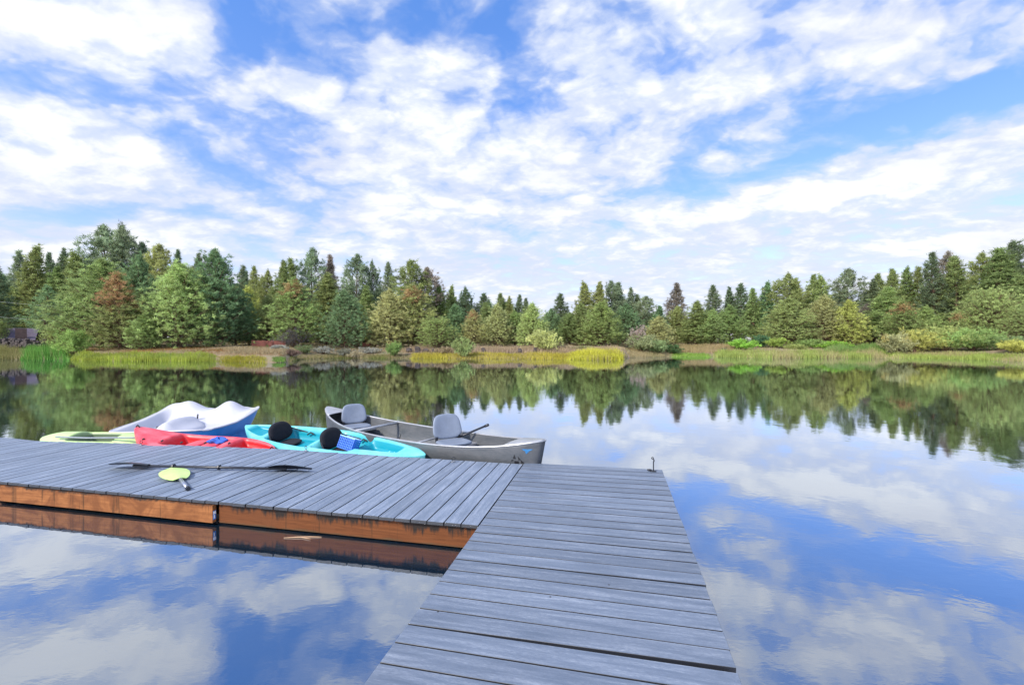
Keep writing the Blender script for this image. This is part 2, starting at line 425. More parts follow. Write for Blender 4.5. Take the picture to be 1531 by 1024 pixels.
side = empty('dock', (0, 0, 0), -TH, label='wide grey composite dock platform across the left, carrying paddles, boats moored behind it', cat='dock')
b = MB(); rnd = random.Random(5)
UN = 3.446
farv = [-11.6, -8.99, -8.1, -6.55, -4.36, -2.31, -1.03]; faru = [5.00, 5.02, 4.96, 5.15, 5.30, 5.275, 5.27]
x = VL - .006; i = 0
while x > -11.4:
    b.cur = (rnd.random(), rnd.random(), 0)
    x1 = x - .0042; x0 = x - .1400; xm = (x0 + x1) / 2
    yf = float(np.interp(xm, farv, faru)) + rnd.uniform(-.003, .003); yn = UN + rnd.uniform(-.004, .004)
    dz = rnd.uniform(-.0015, .0015)
    b.box(x0, x1, yn, yf, DZ - .025, DZ + dz, c=.0012)
    x -= .1442 + (.002 if i % 13 == 12 else 0); i += 1
b.build('decking', M_decky, side)
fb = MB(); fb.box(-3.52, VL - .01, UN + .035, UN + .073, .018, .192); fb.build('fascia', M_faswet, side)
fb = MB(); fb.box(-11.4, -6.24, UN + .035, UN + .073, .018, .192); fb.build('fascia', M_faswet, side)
fb = MB(); fb.box(-6.22, -3.545, UN - .012, UN + .028, .028, .186); fb.build('fascia', M_fas, side)
fr = MB()
fr.box(-11.35, VL - .02, 4.90, 4.94, .02, .19)
for k in range(15): fr.box(-11.2 + k * .72, -11.162 + k * .72, UN + .08, 4.88, .05, .188)
fr.build('frame', M_joist, side)
fl = MB()
for k in range(5): fl.box(-11.1 + k * 2.1, -9.4 + k * 2.1, UN + .14, 4.78, -.28, .048)
fl.build('float', M_dark, side)
tb = MB(); tb.box(-3.543, -3.5415, UN - .008, UN + .022, .055, .135); lt = tb.build('end_tag', M_bluelab, side)
tb = MB(); tb.box(-3.541, -3.5395, UN - .006, UN + .02, .105, .13)
tb.box(-3.541, -3.5395, UN - .002, UN + .008, .065, .098); tb.build('lettering', M_white, lt)

def dloc(v, u, z=DZ):
    return Vector((v * math.cos(TH) + u * math.sin(TH), -v * math.sin(TH) + u * math.cos(TH), z))
# mooring hardware
def eye_bolt(px, py, label, s=1.0):
    p = to_world(px, py, DZ + .003); o = empty('mooring_ring', p, R(random.uniform(-40, 40)), label=label, cat='ring', group='mooring rings along the dock edge')
    m = MB(); m.pad(rrect(.05 * s, .035 * s, 4), .006, Matrix.Translation((0, 0, .003)), n=20); m.tube([(0, 0, 0), (0, 0, .02 * s)], .005 * s); m.build('plate', M_steel, o)
    m = MB(); rr = .02 * s; pts = [(rr * math.cos(a), 0, .02 * s + rr + rr * math.sin(a)) for a in np.linspace(-1.6, 4.6, 18)]
    m.tube(pts, .004 * s, 6); m.build('loop', M_blacksteel, o, smooth=True)
eye_bolt(211, 665.5, 'small steel mooring ring on the dock edge by the bow of the red kayak', 1.1)
eye_bolt(457.5, 673.5, 'small dark mooring ring on the dock edge in front of the turquoise kayak', 1.0)
eye_bolt(678, 690, 'small pale mooring ring on the dock edge in front of the canoe', .95)
p = to_world(977, 704.5, DZ + .002)
o = empty('mooring_pin', p, -TH, label='upright dark steel mooring pin with a ring top at the far end of the walkway', cat='mooring pin')
m = MB(); m.pad(rrect(.075, .05, 4), .008, Matrix.Translation((-.006, 0, .004)), n=20)
m.pad(rrect(.05, .03, 2.2), .016, Matrix.Translation((-.042, .01, .012)), n=20); m.build('base_plate', M_blacksteel, o)
m = MB(); m.tube([(0, 0, 0), (0, 0, .105)], .006, 8); m.tube([(0, 0, .105), (.006, 0, .118), (.004, 0, .13), (-.004, 0, .136)], .007, 8)
m.build('pin', M_blacksteel, o)
m = MB(); m.tube([(-.010 + .010 * math.cos(a), 0, .147 + .010 * math.sin(a)) for a in np.linspace(0, 6.2, 14)], .005, 6); m.build('ring', M_blacksteel, o)

# ------------------------------------------------------------------ paddles
M_blkpl = simple('black_plastic', (.018, .020, .028), .35)
M_alush = simple('grey_aluminium_tube', (.42, .44, .50), .3, .8)
M_lime = simple('lime_plastic', (.50, .68, .22), .4, var=.12)
def blade_mesh(m, L, Wd, M, asym=.15):
    def fn(side_):
        def f(u, v):
            s = u; t = v * 2 - 1
            wd = Wd / 2 * (math.sin(math.pi * min(1, (s * .955 + .045)) ** .88) ** .52) if s < 1 else 0
            wd = max(wd, .014 * (1 - s))
            yy = t * wd * (1 + asym * (t > 0)); zz = .018 * math.sin(math.pi * s) - .008 * (t * t) + side_ * .004 * (1 - abs(t)) + (.004 * math.exp(-(t * 3) ** 2) * (1 - s) * (side_ > 0))
            return M @ Vector((s * L, yy, zz))
        return f
    m.grid(fn(1), 22, 12); m.grid(fn(-1), 22, 12, flip=True)
A = to_world(163, 697.5, DZ + .02); B = to_world(467, 704, DZ + .02)
dv = (B - A); ln = dv.length; root = empty('kayak_paddle', (A + B) / 2, math.atan2(dv.y, dv.x), label='long black double-bladed kayak paddle lying on the left dock', cat='paddle')
hl = ln / 2
m = MB(); m.tube([(-hl + .30, 0, .018), (hl - .30, 0, .018)], .0155, 12); m.build('shaft', M_blkpl, root, smooth=True)
for sgn, rz, rx in ((-1, math.pi, .35), (1, 0, -.5)):
    m = MB(); blade_mesh(m, .50, .19, Matrix.Translation((sgn * (hl - .5), 0, .03)) @ Matrix.Rotation(rz, 4, 'Z') @ Matrix.Rotation(rx, 4, 'X'))
    m.build('blade', M_blkpl, root, smooth=True)
for xx in (-.42, .12):
    m = MB(); m.tube([(xx - .008, 0, .018), (xx + .008, 0, .018)], .028, 16); m.build('drip_ring', M_blkpl, root)
A = to_world(281, 730, DZ + .02); B = to_world(256, 701, DZ + .02); dv = B - A; ln = dv.length
root = empty('paddle', A, math.atan2(dv.y, dv.x), label='short paddle half with a lime green blade and grey shaft stub', cat='paddle')
m = MB(); m.tube([(0, 0, .0), (ln * .47, 0, .004)], .017, 12); m.build('shaft', M_alush, root, smooth=True)
m = MB(); m.tube([(-.02, 0, .0), (.03, 0, .0)], .021, 12); m.build('ferrule', M_blkpl, root)
m = MB(); blade_mesh(m, ln * .60, .235, Matrix.Translation((ln * .42, 0, .012)), .25); m.build('blade', M_lime, root, smooth=True)

# ------------------------------------------------------------------ canoe
def m_alu(t):
    c = t.node('ShaderNodeTexCoord').outputs['Object']
    n = t.noise(t.mapping(c, scale=(1, 3, 3)), 3.0, 6, .65, .5); f = t.noise(t.mapping(c, scale=(1, 8, 8)), 14, 4, .7)
    col = t.mix(t.rng(n, .3, .7), (.075, .085, .095), (.15, .152, .158))
    s = t.node('ShaderNodeSeparateXYZ', None, Vector=c)
    col = t.mix(t.math('MULTIPLY', t.rng(t.math('MULTIPLY_ADD', n, .1, s.outputs[2]), .16, .02), .7), col, (.20, .17, .13))
    scr = t.rng(t.noise(t.mapping(c, scale=(.6, 8, 30), rot=(0, .12, 0)), 3, 4, .6), .60, .66)
    col = t.mix(t.math('MULTIPLY', scr, .35), col, (.18, .18, .19))
    p = principled(t, Base_Color=col, Metallic=.35, Roughness=t.rng(f, .3, .7, .36, .58), Normal=bump(t, n, .25, .01)); out(t, p)
M_alu = mat('weathered_aluminium', m_alu)
M_alurim = simple('bright_aluminium', (.45, .45, .46), .35, .6, .12)
M_seat = simple('grey_plastic_seat', (.17, .20, .26), .45, var=.12, bumpy=.2)
M_ink = simple('black_paint', (.01, .01, .012), .5)
M_blueink = simple('blue_paint', (.03, .16, .36), .5)

CL = 4.36
Pst = Vector((-3.19, 7.86)); Pbw = Vector((.395, 5.42))
cdir = (Pbw - Pst); cyaw = math.atan2(cdir.y, cdir.x); cmid = (Pst + Pbw) / 2
canoe = empty('canoe', (cmid.x, cmid.y, 0), cyaw, label='weathered aluminium canoe with two grey folding seats moored behind the dock', cat='canoe')
cL = cdir.length / 2
def c_half(s): return .475 * max(0, 1 - abs(s) ** 2.3) ** .72 + .006
def c_rim(s): return .325 + .02 * abs(s) + (.185 if s < 0 else .145) * abs(s) ** 3.2
def c_keel(s): return -.10 + .10 * abs(s) ** 9
def c_x(s, z): # stem rake
    return s * cL - (0.10 * (1 - (z - c_keel(s)) / (c_rim(s) - c_keel(s))) * (1 if s > 0 else -1) * abs(s) ** 14)
def hull_pt(s, t, off=0.0):
    """t 0 rim near side(-y) .. 1 keel .. 2 rim far side"""
    a = t if t <= 1 else 2 - t; sg = -1 if t <= 1 else 1
    zr, zk = c_rim(s), c_keel(s); z = zk + (zr - zk) * (1 - math.sin(a * math.pi / 2) ** 1.35)
    wv = c_half(s) * (max(0.0, math.cos(a * math.pi / 2)) ** .42) * (1 - .06 * (1 - a) * (1 - abs(s)))
    return Vector((c_x(s, z), sg * (max(wv + off, 0)), z - off * .3))
m = MB(); ns = 72
def smap(u): s = u * 2 - 1; return math.copysign(abs(s) ** .85, s)
m.grid(lambda u, v: hull_pt(smap(u), v * 2), ns, 28)
hull = m.build('hull', M_alu, canoe, smooth=True)
sm = hull.modifiers.new('thick', 'SOLIDIFY'); sm.thickness = .006; sm.offset = 0
for sg in (0, 2):
    m = MB(); m.tube([hull_pt(smap(u), sg) + Vector((0, 0, .002)) for u in np.linspace(0, 1, 60)], .013, 8); m.build('gunwale', M_alurim, canoe, smooth=True)
m = MB()
for u in (0,):
    m.tube([hull_pt(smap(uu), .26, .0) for uu in np.linspace(.03, .93, 60)], .0035, 6)
m.build('side_seam', M_alu, canoe, smooth=True)
for s0, s1 in ((.80, .995), (-.995, -.83)):
    m = MB()
    def dk(u, v, s0=s0, s1=s1):
        s = s0 + (s1 - s0) * u; t = v * 2 - 1
        cut = (1 - u if s0 > 0 else u) * 0
        return Vector((s * cL, t * c_half(s), c_rim(s) + .010 + .020 * (1 - t * t) * c_half(s) / .3))
    m.grid(dk, 14, 10); e = m.build('end_deck', M_alurim, canoe, smooth=True)
    e.modifiers.new('t', 'SOLIDIFY').thickness = .006
def bar(s, r=.017, dz=-.012):
    m = MB(); a = hull_pt(s, 0); c_ = hull_pt(s, 2); m.tube([a + Vector((0, .01, dz)), c_ + Vector((0, -.01, dz))], r, 8); return m
bar(-.40, .022).build('thwart', M_alurim, canoe, smooth=True); bar(.17, .012, -.03).build('thwart', M_alurim, canoe, smooth=True)
for s in np.linspace(-.72, .72, 5):
    m = MB(); m.tube([hull_pt(s, t, -.012) for t in np.linspace(.35, 1.65, 22)], .007, 6); m.build('rib', M_alu, canoe, smooth=True)
def canoe_seat(s, yo, scl=1.0, tilt=14):
    x = s * cL; zb = .235
    m = MB(); hw = c_half(s) * .80; m.box(x - .13, x + .13, -hw, hw, zb - .028, zb, c=.004); bn = m.build('bench', M_alurim, canoe)
    st = empty('swivel_seat', (0, 0, 0)); st.parent = canoe
    st.matrix_local = Matrix.Translation((x, yo, 0)) @ Matrix.Rotation(R(-24), 4, 'Z') @ Matrix.Translation((-x, -yo, 0))
    m = MB(); m.box(x - .09, x + .09, yo - .09, yo + .09, zb + .001, zb + .028); mm = m.build('mount', M_blacksteel, st)
    m = MB(); M = Matrix.Translation((x + .02, yo, zb + .055)) @ Matrix.Rotation(R(-2), 4, 'Y')
    m.pad(rrect(.42 * scl, .44 * scl, 3.6), .05, M, dish=.014, n=44); m.build('seat', M_seat, st, smooth=True)
    m = MB(); bh = .34 * scl
    cz = zb + .07 + bh / 2 * math.cos(R(tilt)); cxx = x - .175 - bh / 2 * math.sin(R(tilt))
    M = frame((cxx, yo, cz), (0, 1, 0), y=(-math.sin(R(tilt)), 0, math.cos(R(tilt))))
    m.pad(rrect(.46 * scl, bh, 3.6, .20), .038, M, dish=.012, curve=.35, n=44); m.build('backrest', M_seat, st, smooth=True)
    for k in (-1, 1):
        m = MB(); m.box(x - .20, x - .15, yo + k * .17 - .01, yo + k * .17 + .01, zb + .03, zb + .11); m.build('hinge', M_blacksteel, st)
canoe_seat(-.63, .0, .95, 12)
canoe_seat(.33, .0, 1.02, 16)
# marks on the bow : nearest point of the near hull side for a photograph pixel
grid_s = np.linspace(.72, .99, 260); grid_t = np.linspace(.0, .62, 160); cand = []
cy_, sy_ = math.cos(cyaw), math.sin(cyaw)
for s_ in grid_s:
    for t_ in grid_t:
        p_ = hull_pt(s_, t_, .004); X = cmid.x + p_.x * cy_ - p_.y * sy_; Y = cmid.y + p_.x * sy_ + p_.y * cy_
        cand.append((CX + F * X / Y, HY + F * (CAMZ - p_.z) / Y, s_, t_))
cand = np.array(cand)
def on_hull(px, py):
    k = np.argmin((cand[:, 0] - px) ** 2 + (cand[:, 1] - py) ** 2); return hull_pt(cand[k, 2], cand[k, 3], .005)
def crop5(pts): return [on_hull(700 + a * .1045, 640 + c_ * .1045) for a, c_ in pts]
m = MB()
for poly in ([(662, 375), (685, 440), (640, 432)], [(608, 472), (628, 446), (655, 462)], [(662, 468), (722, 470), (732, 516), (690, 520), (662, 500)],
             [(708, 400), (748, 447), (722, 462)], [(745, 447), (806, 496), (762, 498)]):
    m.add(crop5(poly), [tuple(range(len(poly)))])
m.build('number_mark', M_ink, canoe).modifiers.new('t', 'SOLIDIFY').thickness = .0015
m = MB()
for poly in ([(765, 300), (930, 300), (880, 325), (800, 322)], [(812, 325), (878, 325), (830, 372), (820, 345)]):
    m.add(crop5(poly), [tuple(range(len(poly)))])
m.build('bird_emblem', M_blueink, canoe).modifiers.new('t', 'SOLIDIFY').thickness = .0015
# bow ring
m = MB(); bx = c_x(.995, .17) + .01
m.tube([(bx - .02, 0, .20), (bx + .012, 0, .195), (bx + .014, 0, .165)], .006, 6)
m.tube([(bx + .016 + .0, .024 * math.sin(a), .148 + .024 * math.cos(a) - .01) for a in np.linspace(0, 6.28, 20)], .004, 6)
m.build('bow_ring', M_steel, canoe, smooth=True)
# oar lying in the canoe, handle over the far gunwale
a = to_world(731, 634.5, .50); 
a = at_depth(731, 6.55); a.z = CAMZ - (634.5 - HY) / F * 6.55
c2 = at_depth(668, 6.5); c2.z = CAMZ - (661 - HY) / F * 6.5
root = empty('oar', c2, 0, label='black oar shaft poking out over the far side of the canoe behind its front seat', cat='oar')
m = MB(); d_ = (a - c2); m.tube([(0, 0, 0), d_ * .93], .015, 10); m.build('shaft', M_blkpl, root, smooth=True)
m = MB(); m.tube([d_ * .9, d_ * .97, d_ * 1.0], [.019, .021, .017], 10); m.build('grip', M_blkpl, root, smooth=True)
m = MB(); blade_mesh(m, .36, .13, frame((0, 0, 0), -d_, y=(0.3, .9, 0))); m.build('blade', M_blkpl, root, smooth=True)

# ------------------------------------------------------------------ kayaks
def m_poly(name, base, inner, fade, rough=.42):
    def b(t):
        c = t.node('ShaderNodeTexCoord').outputs['Object']
        at = t.node('ShaderNodeAttribute', {'attribute_name': 'tint'}).outputs[0]
        sp = t.node('ShaderNodeSeparateColor', None, Color=at)
        n = t.noise(t.mapping(c, scale=(1, 2, 2)), 3.5, 6, .65)
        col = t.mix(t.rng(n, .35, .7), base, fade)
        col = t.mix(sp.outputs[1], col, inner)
        sc_ = t.rng(t.noise(t.mapping(c, scale=(1, 9, 9)), 5, 5, .7), .62, .70)
        col = t.mix(t.math('MULTIPLY', sc_, .3), col, tuple(min(1, x * .6 + .3) for x in base))
        out(t, principled(t, Base_Color=col, Roughness=rough, Normal=bump(t, n, .15, .01)))
    return mat(name, b)
def kayak(L_, Wd, rim, rise, wells, mt, label, p0, p1, keel=-.10, pw=2.2, roll=0.0, endx=.72, crown=.035, asym=(1, 1)):
    """p0, p1 : (x,y) of the ends; x axis runs p0 -> p1"""
    d = Vector(p1) - Vector(p0); yaw = math.atan2(d.y, d.x); mid = (Vector(p0) + Vector(p1)) / 2; hl = d.length / 2
    root = empty('kayak', (mid.x, mid.y, 0), yaw, label=label, cat='kayak'); root.rotation_euler = (roll, 0, yaw)
    def half(s): return Wd / 2 * max(0, 1 - abs(s) ** pw) ** endx + .004
    def rimz(s): return rim + (rise * asym[0] if s < 0 else rise * asym[1]) * abs(s) ** 3
    def sms(x): x = max(0, min(1, x)); return x * x * (3 - 2 * x)
    def depth(s, t):
        d_ = 0; e_ = 0
        for (a, b_, hw, dp, sf) in wells:
            k = sms((s - a) / sf) * sms((b_ - s) / sf) * sms((hw - abs(t)) / .13)
            d_ = max(d_, dp * k)
        return d_
    def top(u, v):
        s = math.copysign(abs(u * 2 - 1) ** .9, u * 2 - 1); t = v * 2 - 1
        t = math.copysign(abs(t) ** .9, t)
        taper = min(1, half(s) / (Wd * .36))
        return s, t, Vector((s * hl, t * half(s), rimz(s) + crown * (1 - abs(t) ** 2.4) * taper - depth(s, t) * taper))
    m = MB(); nu, nv = 110, 40
    vs = []; tints = []
    for i in range(nu + 1):
        for j in range(nv + 1):
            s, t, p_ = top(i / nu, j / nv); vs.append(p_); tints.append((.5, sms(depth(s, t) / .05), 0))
    fs = [(i * (nv + 1) + j, (i + 1) * (nv + 1) + j, (i + 1) * (nv + 1) + j + 1, i * (nv + 1) + j + 1) for i in range(nu) for j in range(nv)]
    m.add(vs, fs); m.a = tints
    dk = m.build('deck', mt, root, smooth=True)
    m = MB()
    def hull(u, v):
        s = math.copysign(abs(u * 2 - 1) ** .9, u * 2 - 1); a = abs(v * 2 - 1); sg = -1 if v < .5 else 1
        zk = keel + .08 * abs(s) ** 6; k = 1 - a
        z = rimz(s) + (zk - rimz(s)) * math.sin(k * math.pi / 2) ** 1.2
        bulge = 1 + .05 * math.sin(min(1, k * 3) * math.pi)
        return Vector((s * hl * (1 - .10 * k ** 1.5 * abs(s) ** 6), sg * half(s) * math.cos(k * math.pi / 2) ** .45 * bulge, z))
    m.grid(hull, 90, 28, flip=False); m.build('hull', mt, root, smooth=True)
    return root, half, rimz, hl
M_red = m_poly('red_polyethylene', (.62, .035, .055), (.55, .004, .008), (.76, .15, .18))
M_turq = m_poly('turquoise_polyethylene', (.10, .50, .56), (.0, .25, .33), (.22, .62, .66))  # wells darker teal: shade of the interior put into the colour
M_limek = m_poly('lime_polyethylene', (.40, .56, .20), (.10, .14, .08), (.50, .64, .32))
M_pad = simple('black_foam_pad', (.006, .007, .013), .95, bumpy=.3)
M_strap = simple('black_webbing', (.012, .014, .02), .7)
M_basket = simple('blue_plastic_basket', (.03, .13, .55), .4)
M_cloth = simple('blue_cloth', (.03, .10, .42), .8, bumpy=.5)
M_rib = simple('pale_turquoise_plastic', (.30, .72, .70), .45)

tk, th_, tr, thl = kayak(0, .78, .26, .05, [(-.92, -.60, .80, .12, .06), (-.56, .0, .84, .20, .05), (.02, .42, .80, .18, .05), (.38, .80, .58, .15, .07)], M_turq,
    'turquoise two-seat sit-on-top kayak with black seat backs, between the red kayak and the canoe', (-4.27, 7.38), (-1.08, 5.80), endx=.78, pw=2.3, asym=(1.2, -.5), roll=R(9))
def kayak_seat(x, parent):
    st = empty('kayak_seat', (x, 0, .165)); st.parent = parent; st.scale = (.86, .86, .86)
    m = MB(); Mx = frame((-.02, 0, .15), (0, 1, 0), y=(-.30, 0, .95))
    m.pad(rrect(.50, .34, 2.5, .22), .085, Mx, dish=-.01, curve=.35, n=40); m.build('backrest', M_pad, st, smooth=True)
    m = MB(); Mx = Matrix.Translation((.20, 0, -.04)); m.pad(rrect(.38, .36, 3), .04, Mx, n=32); m.build('seat_pad', M_pad, st, smooth=True)
    m = MB(); m.box(-.008, .0, .08, .13, .255, .275, M=Matrix.Translation((-.062, 0, -.01))); m.build('tag', M_white, st)
    for k in (-1, 1):
        m = MB(); m.tube([(-.03, k * .2, .16), (.16, k * .31, .07), (.36, k * .35, .03)], .011, 6); m.build('strap', M_strap, st)
    m = MB(); m.tube([(.33, .28, .02), (.40, .30, .06), (.46, .31, .03)], .014, 6); m.build('buckle', M_strap, st)
kayak_seat(-.95, tk); kayak_seat(.14, tk)
for k in range(4):
    xx = .98 + k * .085; m = MB()
    m.tube([(xx + .10 * abs(t) ** 1.5, t * .15 * (1 - k * .13), tr(xx / thl) - .155 + .05 * t * t) for t in np.linspace(-1, 1, 12)], .008, 6); m.build('foot_rib', M_rib, tk, smooth=True)
# plastic basket leaning on the front seat
bp = to_world(521, 664, .36)
bp = at_depth(519, 6.10); bp.z = .225
bk = empty('basket', bp, R(-28), label='blue lattice plastic basket leaning on the front seat of the turquoise kayak', cat='basket'); bk.rotation_euler = (R(-18), R(10), R(-22))
m = MB()
bw, bd, bh = .125, .07, .15
for zz in np.linspace(0, bh, 6):
    for (x0, x1, y0, y1) in ((-bw, bw, -bd, -bd + .006), (-bw, bw, bd - .006, bd), (-bw, -bw + .006, -bd, bd), (bw - .006, bw, -bd, bd)):
        m.box(x0, x1, y0, y1, zz - .007, zz + .007)
m.build('rails', M_basket, bk)
m = MB()
for xx in np.linspace(-bw + .012, bw - .012, 9):
    for yy in (-bd + .003, bd - .003): m.box(xx - .006, xx + .006, yy - .005, yy + .005, 0, bh)
for yy in np.linspace(-bd + .02, bd - .02, 4):
    for xx in (-bw + .003, bw - .003): m.box(xx - .005, xx + .005, yy - .006, yy + .006, 0, bh)
m.box(-bw + .01, bw - .01, -bd + .01, bd - .01, -.004, .003); m.build('lattice', M_basket, bk)
m = MB(); m.box(-bw, bw, -bd - .004, -bd + .01, bh, bh + .012); m.box(-bw, bw, bd - .01, bd + .004, bh, bh + .012)
m.build('rim', simple('pale_blue_plastic', (.25, .45, .85), .4), bk)

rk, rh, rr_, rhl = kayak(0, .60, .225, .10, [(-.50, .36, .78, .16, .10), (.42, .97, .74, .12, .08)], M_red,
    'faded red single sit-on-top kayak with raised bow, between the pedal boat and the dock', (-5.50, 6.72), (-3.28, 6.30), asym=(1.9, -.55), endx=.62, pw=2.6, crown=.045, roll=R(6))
for k, (x0, x1) in enumerate(((-.25, .0), (.02, .24))):
    m = MB(); m.pad(rrect(.22, .34, 3), .05, Matrix.Translation(((x0 + x1) / 2, 0, .19)), n=28); m.build('seat_bump', M_red, rk, smooth=True)
for sx in (-.98, .97):
    m = MB(); z_ = rr_(sx) + .01; m.tube([(sx * rhl - .03, 0, z_), (sx * rhl, 0, z_ + .03), (sx * rhl + .03, 0, z_)], .010, 6); m.build('handle', M_strap, rk)
for k in range(5):
    m = MB(); m.tube([(-.8 + k * .35, -.27 + .03 * abs(k - 2), .305), (-.78 + k * .35, -.25 + .03 * abs(k - 2), .318)], .012, 6)
    m.build('strap_eye', M_strap, rk)
pc = at_depth(327, 6.52); pc.z = .245
cl_ = MB()
def crump(u, v):
    a = u * 2 * math.pi; b_ = v * math.pi; r = 1 + .22 * math.sin(3 * a + 2 * b_) + .15 * math.sin(7 * a - 3 * b_)
    return Vector((.12 * r * math.sin(b_) * math.cos(a),   .08 * r * math.sin(b_) * math.sin(a), .045 * r * math.cos(b_)))
cl_.grid(crump, 40, 20)
o = cl_.build('life_vest', M_cloth, None, smooth=True); o.location = pc; tag(o, 'crumpled blue vest lying in the cockpit of the red kayak', 'vest')

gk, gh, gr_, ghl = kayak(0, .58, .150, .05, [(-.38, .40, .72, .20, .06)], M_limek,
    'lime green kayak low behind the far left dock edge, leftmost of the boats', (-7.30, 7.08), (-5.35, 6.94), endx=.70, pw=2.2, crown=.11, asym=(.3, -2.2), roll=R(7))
m = MB(); m.tube([(x_ , (.36 - .10 * abs(x_)) * (1 if True else 1) * -.62, .262) for x_ in np.linspace(-.5, .8, 16)], .012, 6); m.build('coaming', simple('grey_rubber', (.25, .28, .32), .6), gk, smooth=True)

# ------------------------------------------------------------------ pedal boat
M_pbw = simple('white_moulded_plastic', (.46, .46, .51), .45, var=.06, scale=3, bumpy=.05)
def m_pbhull(t):
    c = t.node('ShaderNodeTexCoord').outputs['Object']; s = t.node('ShaderNodeSeparateXYZ', None, Vector=c)
    n = t.noise(c, 4, 4)
    col = t.mix(t.rng(n, .3, .7), (.005, .16, .48), (.012, .20, .56))
    col = t.mix(t.rng(s.outputs[0], -.25, -.45), col, (.02, .26, .25))
    out(t, principled(t, Base_Color=col, Roughness=.4))
M_pbh = mat('blue_hull_plastic', m_pbhull)
# local x to the right (0..1.62), y away (0..1.75)
PA = Vector((-6.50, 7.38)); yawp = R(3)
pb = empty('pedal_boat', (PA.x + .74, PA.y + .85, 0), yawp, label='white two-seat pedal boat with blue hull and humped seat backs, behind the red kayak', cat='pedal boat')
PX, PY = .84, .90
def pb_rim(x, y):
    """rim height as the outline is followed; x,y in -1..1"""
    back = max(0.0, (y + .15) / 1.15); 
    left = max(0, min(1, (y + .9) / 1.5))
    z = .205 + .03 * (x + 1) * .5
    z += .075 * back ** 1.2
    return z
def gau(a, c_, w_): return math.exp(-((a - c_) / w_) ** 2)
def pb_out(a):
    c_, s_ = math.cos(a), math.sin(a); e = 5.5
    r = (abs(c_) ** e + abs(s_) ** e) ** (-1 / e)
    x, y = r * c_, r * s_
    if x < 0 and y < 0: x -= .10 * min(1, -x * -y)
    return x, y
def pb_top(u, v):
    a = u * 2 * math.pi; x, y = pb_out(a); x *= v; y *= v
    edge = max(abs(x) ** 1, abs(y))
    rimz = pb_rim(x, y)
    # seat backs : two humps standing near the stern
    hump = (.24 * gau(x, -.58, .36) + .22 * gau(x, .34, .30)) * gau(y, .70, .26)
    sidew = .10 * gau(x, -.95, .16) * max(0, min(1, (y + .75) / 1.0)) * (1 - max(0, (y - .8)) * 2)
    sidew += .07 * gau(x, .93, .13) * max(0, min(1, (y + .2) / .7))
    inner = max(0, min(1, (1 - abs(x) - .07) / .16)) * max(0, min(1, (1 - abs(y) - .05) / .2))
    seat = 0
    well = .12 * inner * max(0, min(1, (.55 - y) / .3))
    well -= .115 * gau(x, -.12, .17) * max(0, min(1, (y + .95) / .3)) * max(0, min(1, (.45 - y) / .3)) * inner    # centre console
    dome = .15 * math.sqrt(max(0, 1 - ((x + .12) / .42) ** 2 - ((y + .28) / .50) ** 2))
    z = rimz + hump + sidew - well + dome * .75 * inner
    return Vector((x * PX, y * PY, z))
m = MB(); m.grid(pb_top, 150, 60); m.build('deck', M_pbw, pb, smooth=True, merge=True)
m = MB()
def pb_hull(u, v):
    a = u * 2 * math.pi; x, y = pb_out(a); z0 = pb_rim(x, y)
    hump = (.24 * gau(x, -.58, .36) + .22 * gau(x, .34, .30)) * gau(y, .70, .26) + .10 * gau(x, -.95, .16) * max(0, min(1, (y + .75) / 1.0)) * (1 - max(0, (y - .8)) * 2) + .07 * gau(x, .93, .13) * max(0, min(1, (y + .2) / .7))
    k = 1 - .20 * v ** 1.3
    return Vector((x * PX * k, y * PY * k, (z0 + hump - .004) * (1 - v) + -.10 * v))
m.grid(pb_hull, 120, 10); m.build('hull', M_pbh, pb, smooth=True, merge=True)
m = MB(); m.tube([Vector((pb_out(a)[0] * PX * 1.008, pb_out(a)[1] * PY * 1.008, pb_top(a / 2 / math.pi, 1.0).z - .006)) for a in np.linspace(0, 2 * math.pi, 150)], .014, 6)
m.build('rim', M_pbw, pb, smooth=True)
for (x, y, h_) in ((-.12, .30, .10), (-.42, -.45, .03)):
    zz = pb_top(math.atan2(y, x) / 2 / math.pi % 1, min(.98, max(abs(x), abs(y)))).z
    m = MB(); m.tube([(x * PX, y * PY, zz - .03), (x * PX + .01, y * PY, zz + h_)], .014 if h_ > .05 else .02, 8)
    m.build('steering_lever' if h_ > .05 else 'drain_plug', M_blkpl, pb, smooth=True)

# ------------------------------------------------------------------ floating twig
p = to_world(450, 803, .004); o = empty('twig', p, R(-4), label='pale forked twig floating on the dark water in front of the left dock', cat='twig')
m = MB(); m.tube([(-.14, -.02, 0), (-.03, -.005, .003), (.08, .012, .002), (.17, .02, .0)], [.003, .006, .006, .003], 6)
m.tube([(.0, .0, .002), (.06, -.02, .004), (.10, -.03, .004)], [.005, .004, .002], 5)
m.build('stick', simple('bare_wood', (.35, .22, .13), .8), o)

# ------------------------------------------------------------------ vegetation
def m_fol(name, trans=.3, rust=(.36, .17, .08), gain=2.75):
    def b(t):
        oi = t.node('ShaderNodeObjectInfo')
        at = t.node('ShaderNodeAttribute', {'attribute_name': 'tint'}).outputs[0]
        sp = t.node('ShaderNodeSeparateColor', None, Color=at)
        v = t.rng(sp.outputs[0], 0, 1, .55, 1.5)
        col = t.node('ShaderNodeVectorMath', {'operation': 'SCALE'}, i0=oi.outputs['Color'], Scale=t.math('MULTIPLY', v, gain)).outputs[0]
        col = t.mix(sp.outputs[1], col, rust)
        col = t.mix(t.math('MULTIPLY', sp.outputs[2], .55), col, (.20, .19, .06))
        d = t.node('ShaderNodeBsdfDiffuse', None, Color=col); tr = t.node('ShaderNodeBsdfTranslucent', None, Color=col)
        ms = t.node('ShaderNodeMixShader', None, i0=trans, i1=d.outputs[0], i2=tr.outputs[0]); out(t, ms.outputs[0])
    return mat(name, b)
